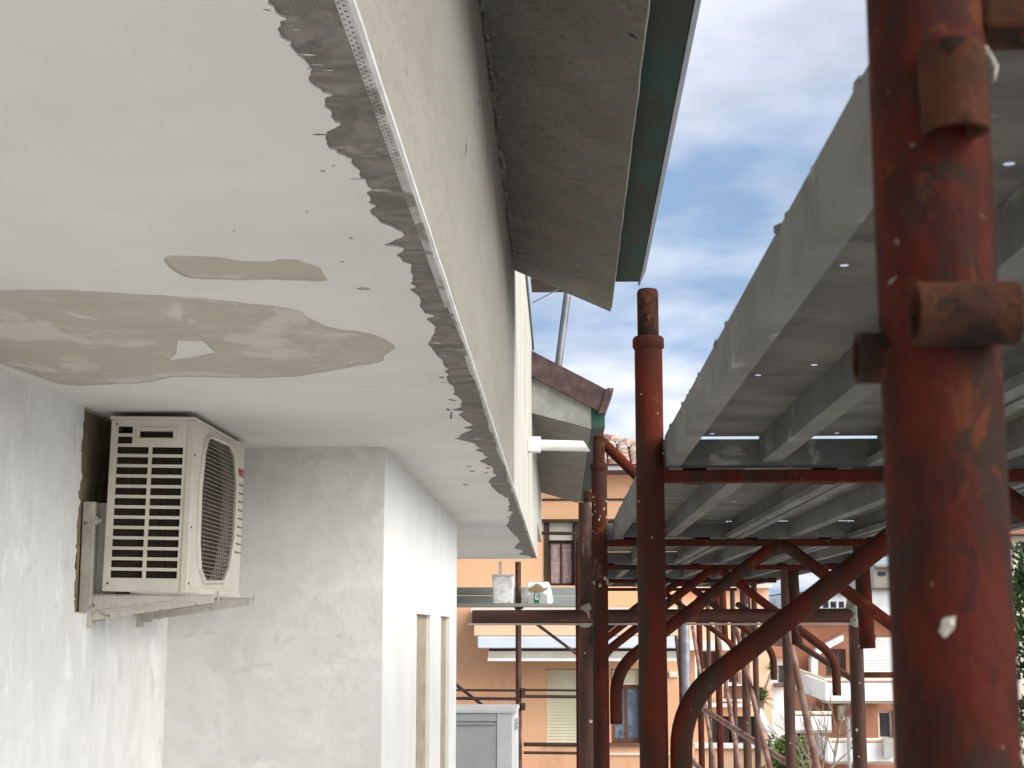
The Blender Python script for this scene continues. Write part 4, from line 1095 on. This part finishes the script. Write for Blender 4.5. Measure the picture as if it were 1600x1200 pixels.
for r_ in range(14):
    d = .02 + r_ * .31
    for k in range(14):
        x = RX - .12 - k * .225
        if x > RX - d - .02 or x < .2: continue
        o = t_me if first else t_me.copy()
        if not first: col.objects.link(o)
        first = False
        o.location = Vector((x, ey - .06 + d, ez + (d - .06) * sl + .015)) - bp_
        o.rotation_euler = (atan(sl) + rnd.uniform(-.02, .02), 0, rnd.uniform(-.03, .03))
for me_fix in [t_me.data]:
    for v in me_fix.vertices: v.co += bp_
hp = None
for k in range(12):
    d = .1 + k * .30
    o = t_me.copy(); col.objects.link(o); o.name = 'hip_tile'
    o.location = Vector((RX - d, ey + d, ez + d * sl + .05)) - bp_
    o.rotation_euler = (atan(sl / 1.414), 0, radians(45)); o.scale = (1.25, 1.0, 1.25)
w1 = window(ph, 857, 897, 845, 915, YP, 'dark_brown', 'curtain', .05, 1)
part(w1, 'shutter_box', 'taupe', lambda m: PB(m, 858, 895, 817, 844, YP + .05, .1))
part(w1, 'side_post', 'dark_brown', lambda m: PB(m, 850, 856.5, 817, 915, YP - .02, .2))
part(w1, 'side_post', 'dark_brown', lambda m: PB(m, 897.5, 907, 817, 915, YP - .02, .2))
bal = part(ph, 'balcony', 'peach_pale', lambda m: PB(m, 741, 1062, 956, 993, YP - .9, .12))
part(bal, 'slab_edge', 'trim_cream', lambda m: PB(m, 736, 1064, 949, 955.5, YP - 1.0, .95))
part(bal, 'floor', 'peach', lambda m: PB(m, 745, 1060, 988, 992.5, YP - .77, .76))
part(bal, 'awning_box', 'awning_grey', lambda m: PB(m, 746, 1064, 994.5, 1013, YP - 1.1, .35), bevel=.02)
part(bal, 'awning_gap_shade', 'dark_brown', lambda m: PB(m, 764, 1062, 1013.5, 1017, YP - 1.0, .5))  # solid dark strip standing in for shade below the awning box
part(bal, 'awning_cloth', 'taupe', lambda m: PB(m, 763, 1062, 1017.5, 1028, YP - 1.04, .3))
part(bal, 'awning_lip', 'trim_white', lambda m: PB(m, 762, 1064, 1028.5, 1033, YP - 1.08, .06))
def shut(m, x0, x1, y0, y1, Y, n):
    a, b, z0, z1 = rect(x0, x1, y0, y1, Y); h = (z1 - z0) / n
    for k in range(n):
        z = z0 + k * h
        m.hexa([(a, Y, z), (b, Y, z), (b, Y + .03, z), (a, Y + .03, z), (a, Y + .012, z + h * .93), (b, Y + .012, z + h * .93), (b, Y + .03, z + h * .93), (a, Y + .03, z + h * .93)])
    m.box(a, b, Y + .031, Y + .05, z0, z1)
w2 = part(ph, 'shutter', 'shutter_cream', lambda m: shut(m, 853.5, 929, 1046, 1160, YP + .10, 24))
part(w2, 'sill', 'trim_cream', lambda m: PB(m, 850, 932, 1161, 1165, YP - .06, .3))
w3 = window(ph, 955.5, 1002.5, 1071, 1160, YP, 'mid_brown', 'glass_blue', .07, 1)
part(w3, 'shutter', 'shutter_cream', lambda m: shut(m, 956, 1002, 1046, 1070, YP + .08, 5))
part(w3, 'sill', 'mid_brown', lambda m: PB(m, 952, 1006, 1161, 1166, YP - .08, .34))
part(ph, 'wall_plaque', 'trim_cream', lambda m: PB(m, 1046, 1060, 1049, 1058, YP - .05, .04))
part(ph, 'lower_band', 'trim_cream', lambda m: PB(m, 905, 1062, 1176, 1180, YP - .04, .038))
dpx = atY(1071, 1000, 27.5)
solo('downpipe', 'galvanised', MB().tube([(dpx.x, 27.5, GZ), (dpx.x, 27.5, atY(1071, 970, 27.5).z)], .075, 14), 'galvanised downpipe rising beside the thin dark pole', 'pipe', smooth=True)

# ---- cream apartment house behind the pole cluster
YB = 33.0
cb = thing('cream_house', (4.0, 36, GZ), 'pale peach apartment house with white floor bands behind the pole cluster', 'house')
opsb = [rect(1098, 1119, 1018, 1046, YB), rect(1136, 1158, 1050, 1070, YB), rect(1106, 1184, 1119, 1163, YB), rect(1140, 1160, 1018, 1040, YB)]
xa, xb = atY(1064, 1000, YB).x, atY(1203, 1000, YB).x
part(cb, 'wall', 'peach_pale', lambda m: wall_y(m, xa, xb, YB, YB + .25, GZ, atY(1100, 918, YB).z, opsb))
part(cb, 'body', 'peach_pale', lambda m: m.box(xa + .01, xb - .004, YB + .9, YB + 8, GZ, atY(1100, 919, YB).z))
part(cb, 'opening_shade', 'dark_brown', lambda m: m.box(xa + .02, xb - .02, YB + .6, YB + .62, GZ, 0))  # dark sheet behind the wall openings, standing in for their inner shade
part(cb, 'roof_edge', 'trim_cream', lambda m: PB(m, 1060, 1207, 913, 918.5, YB - .3, 8))
part(cb, 'floor_band', 'trim_white', lambda m: PB(m, 1064, 1176, 1001, 1016, YB - .6, .58))
part(cb, 'floor_band', 'trim_white', lambda m: PB(m, 1096, 1182, 1099, 1105, YB - .5, .48))
part(cb, 'pillar', 'trim_white', lambda m: PB(m, 1086, 1097, 1016.5, 1098, YB - .5, .3))
window(cb, 1098, 1119, 1018, 1046, YB, 'mid_brown', 'glass_dark', .05, 2)
window(cb, 1136, 1158, 1050, 1070, YB, 'trim_white', 'glass_dark', .05, 1)
window(cb, 1140, 1160, 1018, 1040, YB, 'mid_brown', 'glass_dark', .05, 1)
bb = part(cb, 'balcony', 'mid_brown', lambda m: PB(m, 1131, 1162, 1072, 1092, YB - .45, .06))
part(bb, 'cap', 'trim_white', lambda m: PB(m, 1129, 1164, 1069, 1071.5, YB - .5, .12))
part(bb, 'base', 'trim_white', lambda m: PB(m, 1128, 1165, 1092.5, 1096, YB - .5, .45))
window(cb, 1108, 1140, 1121, 1162, YB, 'dark_brown', 'glass_dark', .05, 1)
window(cb, 1146, 1182, 1121, 1162, YB, 'dark_brown', 'glass_dark', .05, 1)
tp = part(cb, 'terrace_wall', 'peach_pale', lambda m: PB(m, 1088, 1213, 1170, 1320, YB - 2.2, .2))
part(tp, 'cap', 'trim_white', lambda m: PB(m, 1086, 1215, 1163, 1169.5, YB - 2.3, .4))
def gable(m):
    pts = [(1183, 1112), (1191, 1107), (1217, 1160), (1202, 1166), (1196, 1160), (1205, 1157)]
    a = [atY(x, y, YB - 2.35) for x, y in pts]; k = len(a)
    m.add(a + [p + Vector((0, .5, 0)) for p in a], [tuple(range(k)), tuple(range(2 * k - 1, k - 1, -1))] + [(i, (i + 1) % k, (i + 1) % k + k, i + k) for i in range(k)])
part(tp, 'sloped_coping', 'trim_white', gable)

# ---- white house behind the yucca
YW = 37.0
wh = thing('white_house', (5.2, 40, GZ), 'small white house with grey striped shutters behind the yucca', 'house')
part(wh, 'wall', 'trim_white', lambda m: PB(m, 1160, 1236, 1028, 1300, YW, 4))
for x in (1187, 1196, 1205): part(wh, 'shutter', 'awning_grey', lambda m: PB(m, x, x + 6, 1042, 1104, YW - .04, .035))
part(wh, 'window', 'glass_dark', lambda m: PB(m, 1217, 1226, 1040, 1066, YW - .03, .025))
part(wh, 'roof', 'terracotta', lambda m: PB(m, 1156, 1240, 1012, 1027.5, YW - .3, 4.5))
part(wh, 'ledge', 'roof_dark', lambda m: PB(m, 1212, 1232, 1068, 1074, YW - .4, .38))

# ---- terracotta block with white balconies
YT = 42.0
tb = thing('terracotta_block', (8.5, 45, GZ), 'terracotta apartment block with white balconies on the right', 'building')
opst = [rect(1290, 1322, 1014, 1056, YT), rect(1372, 1396, 1110, 1156, YT), rect(1346, 1396, 1050, 1062, YT)]
xa, xb = atY(1237, 1000, YT).x, atY(1440, 1000, YT).x
part(tb, 'wall', 'terracotta', lambda m: wall_y(m, xa, xb, YT, YT + .3, GZ, atY(1300, 962, YT).z, opst))
part(tb, 'body', 'terracotta', lambda m: m.box(xa + .01, xb - .01, YT + .8, YT + 8, GZ, atY(1300, 964, YT).z))
part(tb, 'roof_edge', 'trim_white', lambda m: PB(m, 1232, 1445, 950, 961.5, YT - .5, 9))
window(tb, 1290, 1322, 1014, 1056, YT, 'mid_brown', 'glass_dark', .06, 2)
window(tb, 1372, 1396, 1110, 1156, YT, 'trim_cream', 'glass_dark', .07, 0)
part(tb, 'roller_shutter', 'trim_white', lambda m: shut(m, 1346, 1396, 996, 1050, YT - .05, 12))
def arch(m):
    P = [(1268, 1062), (1268, 1030), (1276, 1014), (1292, 1005), (1318, 992), (1318, 1001), (1296, 1013), (1283, 1021), (1278, 1034), (1278, 1062)]
    a = [atY(x, y, YT - .5) for x, y in P]; k = len(a)
    m.add(a + [p + Vector((0, .49, 0)) for p in a], [tuple(range(k)), tuple(range(2 * k - 1, k - 1, -1))] + [(i, (i + 1) % k, (i + 1) % k + k, i + k) for i in range(k)])
part(tb, 'white_surround', 'trim_white', arch)
def balc(xc, xw, x1, y0, y1, dyw, Yb, back):
    """white parapet: front from xc to x1, wing running back to picture edge xw"""
    def g(m):
        PB(m, xc, x1, y0, y1, Yb, .12)
        p0, p1 = atY(xc, y0, Yb), atY(xc, y1, Yb); w0_, w1_ = atY(xw, y0 - dyw, back), atY(xw, y1 - dyw, back)
        t_ = Vector((0.12, 0, 0))
        m.hexa([p1 - Vector((.001, 0, 0)), p1 + t_ + Vector((0, .13, 0)), w1_ + t_, w1_, p0 - Vector((.001, 0, 0)), p0 + t_ + Vector((0, .13, 0)), w0_ + t_, w0_])
    o = part(tb, 'balcony', 'trim_white', g)
    def rl(m):
        a, b, w_ = atY(xc, y0 - 5, Yb + .06), atY(x1, y0 - 5, Yb + .06), atY(xw, y0 - 5 - dyw, back)
        m.tube([w_, a, b], .045, 8)
    part(o, 'rail', 'trim_cream', rl)
    part(o, 'floor_slab', 'taupe', lambda m: PB(m, xc + 1, x1, y1 + .4, y1 + 4, Yb + .05, YT - Yb - .06))
    return o
balc(1290, 1243, 1396, 1067, 1095, 17, 40.6, 41.9)
balc(1214, 1200, 1299, 1119, 1141, 9, 40.4, 41.7)
balc(1294, 1274, 1396, 1161, 1190, 14, 40.0, 41.9)
part(tb, 'planter', 'bag_grey', lambda m: PB(m, 1381, 1397, 1154, 1184, 39.8, .18))
part(tb, 'wall_unit', 'shutter_cream', lambda m: PB(m, 1311, 1320, 1102, 1126, YT - .3, .29), bevel=.03)
part(tb, 'drain_pipe', 'galvanised', lambda m: m.tube([atY(1325, 1120, 39.9), atY(1325, 1120, 39.9) * 1 + Vector((0, 0, -6))], .05, 8))

# ---- far white blocks, beige tower, red roofed house
fw = thing('far_white_block', (13, 77, GZ), 'distant white flat roofed block under the strip of blue sky', 'building')
YF = 75.0
part(fw, 'wall', 'trim_white', lambda m: PB(m, 1240, 1352, 927, 1230, YF, 10))
part(fw, 'roof_edge', 'roof_dark', lambda m: PB(m, 1238, 1354, 924.5, 926.8, YF - .3, 10.6))
for x in (1286, 1298, 1311): part(fw, 'window', 'glass_dark', lambda m: PB(m, x, x + 8, 940, 953, YF - .03, .025))
for x in (1282, 1295, 1307): part(fw, 'shutter', 'awning_grey', lambda m: PB(m, x, x + 2.5, 939, 954, YF - .05, .045))
fl = thing('low_white_block', (9, 82, GZ), 'low distant white block left of the flat roofed one', 'building')
part(fl, 'wall', 'trim_white', lambda m: PB(m, 1190, 1239, 944, 1230, 80, 8))
part(fl, 'stair_head', 'awning_grey', lambda m: PB(m, 1208, 1222, 936, 943.8, 80.5, 3))
for x in (1212, 1219): part(fl, 'window', 'glass_dark', lambda m: PB(m, x, x + 4, 947, 955, 79.96, .03))
bt = thing('beige_tower', (13, 62, GZ), 'beige block with a window rising beside the near post', 'building')
part(bt, 'wall', 'beige_wall', lambda m: PB(m, 1371, 1430, 886, 1200, 60, 6))
part(bt, 'roof_edge', 'taupe', lambda m: PB(m, 1368, 1433, 882, 886, 59.8, 6.4))
part(bt, 'window', 'glass_dark', lambda m: PB(m, 1372, 1384, 893, 899, 59.96, .03))
part(bt, 'lower_roof', 'roof_dark', lambda m: PB(m, 1350, 1440, 918, 921, 57, 2.9))
part(bt, 'lower_wall', 'trim_white', lambda m: PB(m, 1352, 1438, 921.2, 1200, 57.2, 2.7))
re_ = thing('red_roofed_house', (16, 56, GZ), 'cream house with red roof above the dark conifer', 'house')
part(re_, 'wall', 'trim_cream', lambda m: PB(m, 1545, 1760, 838, 1200, 55, 6))
part(re_, 'roof', 'terracotta', lambda m: (lambda a, b, z: m.add([(a - .4, 54.6, z), (b, 54.6, z), (b, 58, z + 1.3), (a + 1.5, 58, z + 1.3), (a - .4, 61.4, z), (b, 61.4, z)], [(0, 1, 2, 3), (3, 2, 5, 4), (0, 3, 4)]))(atY(1545, 838, 55).x, atY(1760, 838, 55).x, atY(1600, 838, 55).z))
part(re_, 'gutter', 'dark_brown', lambda m: PB(m, 1538, 1762, 834, 837.5, 54.5, .12))

# ================================================================== plants
def leafmass(m, pts, size, rng):
    for p in pts:
        s = size * rng.uniform(.6, 1.3)
        u = Vector((rng.gauss(0, 1), rng.gauss(0, 1), rng.gauss(0, 1))).normalized()
        v = u.cross(Vector((rng.gauss(0, 1), rng.gauss(0, 1), rng.gauss(0, 1)))).normalized()
        m.add([p - u * s, p + v * s * .45, p + u * s, p - v * s * .45], [(0, 1, 2, 3)])
rg = random.Random(3)
tc0 = atY(1618, 1000, 22)
tr = thing('conifer_tree', (tc0.x, 22, GZ), 'dense dark green conifer at the right edge beside the near post', 'tree')
part(tr, 'trunk', 'bark', lambda m: m.tube([(tc0.x, 22, GZ), (tc0.x, 22, -2), (tc0.x + .05, 22, 1.0)], .14, 10, rr=[.18, .12, .03]))
topz = atY(1600, 846, 22).z
def crown(m):
    for k in range(150):
        z = rg.uniform(-5.5, topz - .1); R = .18 + .75 * (1 - (z + 5.5) / (topz + 5.7)) ** .8
        a = rg.uniform(0, 2 * pi); d = Vector((cos(a), sin(a), -.15))
        for t_ in range(1, 9):
            p = Vector((tc0.x, 22, z)) + d * R * t_ / 8
            leafmass(m, [p + Vector((rg.gauss(0, .05), rg.gauss(0, .05), rg.gauss(0, .05))) for _ in range(9)], .055, rg)
    leafmass(m, [Vector((tc0.x + rg.gauss(0, .15), 22 + rg.gauss(0, .15), topz - abs(rg.gauss(0, .2)))) for _ in range(300)], .05, rg)
part(tr, 'crown', 'leaf_dark', crown, fix=False)
bs_ = atY(1222, 1190, 31)
bu = thing('green_bush', (bs_.x, 30, GZ), 'green bush below the white sloped coping', 'bush')
part(bu, 'stem', 'bark', lambda m: m.tube([(bs_.x, 30, GZ), (bs_.x, 30, -3)], .07, 8))
part(bu, 'foliage', 'leaf_light', lambda m: leafmass(m, [Vector((bs_.x + rg.gauss(0, .17), 30 + rg.gauss(0, .2), -2.3 - abs(rg.gauss(0, .6)) + .3 * rg.random())) for _ in range(2200)], .07, rg), fix=False)
yu = atY(1188, 1115, 31.5)
yc = thing('yucca_plant', (yu.x, 31.5, GZ), 'slender yucca with a tuft of pale green leaves before the white house', 'plant')
yt = atY(1189, 1095, 31.5); yt2 = atY(1206, 1048, 31.5)
part(yc, 'stem', 'bark_pale', lambda m: m.tube([(yu.x, 31.5, GZ), (yu.x, 31.5, -2.4), yt], .06, 8))
part(yc, 'stem', 'bark_pale', lambda m: m.tube([yt - Vector((0, 0, .3)), atY(1197, 1072, 31.5), yt2], .025, 7))
def tuft(m, c_, L, n):
    for k in range(n):
        a = rg.uniform(0, 2 * pi); e = rg.uniform(-.3, 1.4); d = Vector((cos(a) * cos(e), sin(a) * cos(e), sin(e)))
        s_ = d.cross(Vector((0, 0, 1))).normalized() * L * .055
        m.add([c_ - s_, c_ + d * L * .6 - s_ * .9, c_ + d * L - Vector((0, 0, L * .25)), c_ + d * L * .6 + s_ * .9, c_ + s_], [(0, 1, 2, 3, 4)])
part(yc, 'leaf_tuft', 'leaf_light', lambda m: tuft(m, yt, .42, 60), fix=False)
part(yc, 'leaf_tuft', 'leaf_light', lambda m: tuft(m, yt2, .28, 40), fix=False)
sh = atY(1272, 1180, 29)
bs2 = thing('bare_shrub', (sh.x, 29, GZ), 'bare leafless shrub in front of the white balconies', 'shrub')
part(bs2, 'trunk', 'bark', lambda m: m.tube([(sh.x, 29, GZ), (sh.x + .05, 29, -4.5), (sh.x, 29, -2.9)], .06, 8, rr=[.09, .07, .05]))
def twigs(m):
    def go(p, d, L, r, dep):
        q = p + d * L
        m.tube([p, p + d * L * .5 + Vector((rg.gauss(0, .02), rg.gauss(0, .02), 0)), q], r, 5, rr=[r, r * .85, r * .65])
        if dep == 0: return
        for _ in range(rg.choice((2, 3))):
            nd = (d + Vector((rg.gauss(0, .45), rg.gauss(0, .4), rg.gauss(.22, .22)))).normalized()
            go(q, nd, L * rg.uniform(.6, .9), r * .62, dep - 1)
    for _ in range(6):
        go(Vector((sh.x + rg.gauss(0, .03), 29, -2.95)), Vector((rg.gauss(0, .5), rg.gauss(0, .3), 1)).normalized(), .62, .026, 3)
part(bs2, 'branches', 'bark_pale', twigs)

# ------------------------------------------------------------------ tidy helper properties
for o in bpy.data.objects:
    if '_base' in o: del o['_base']
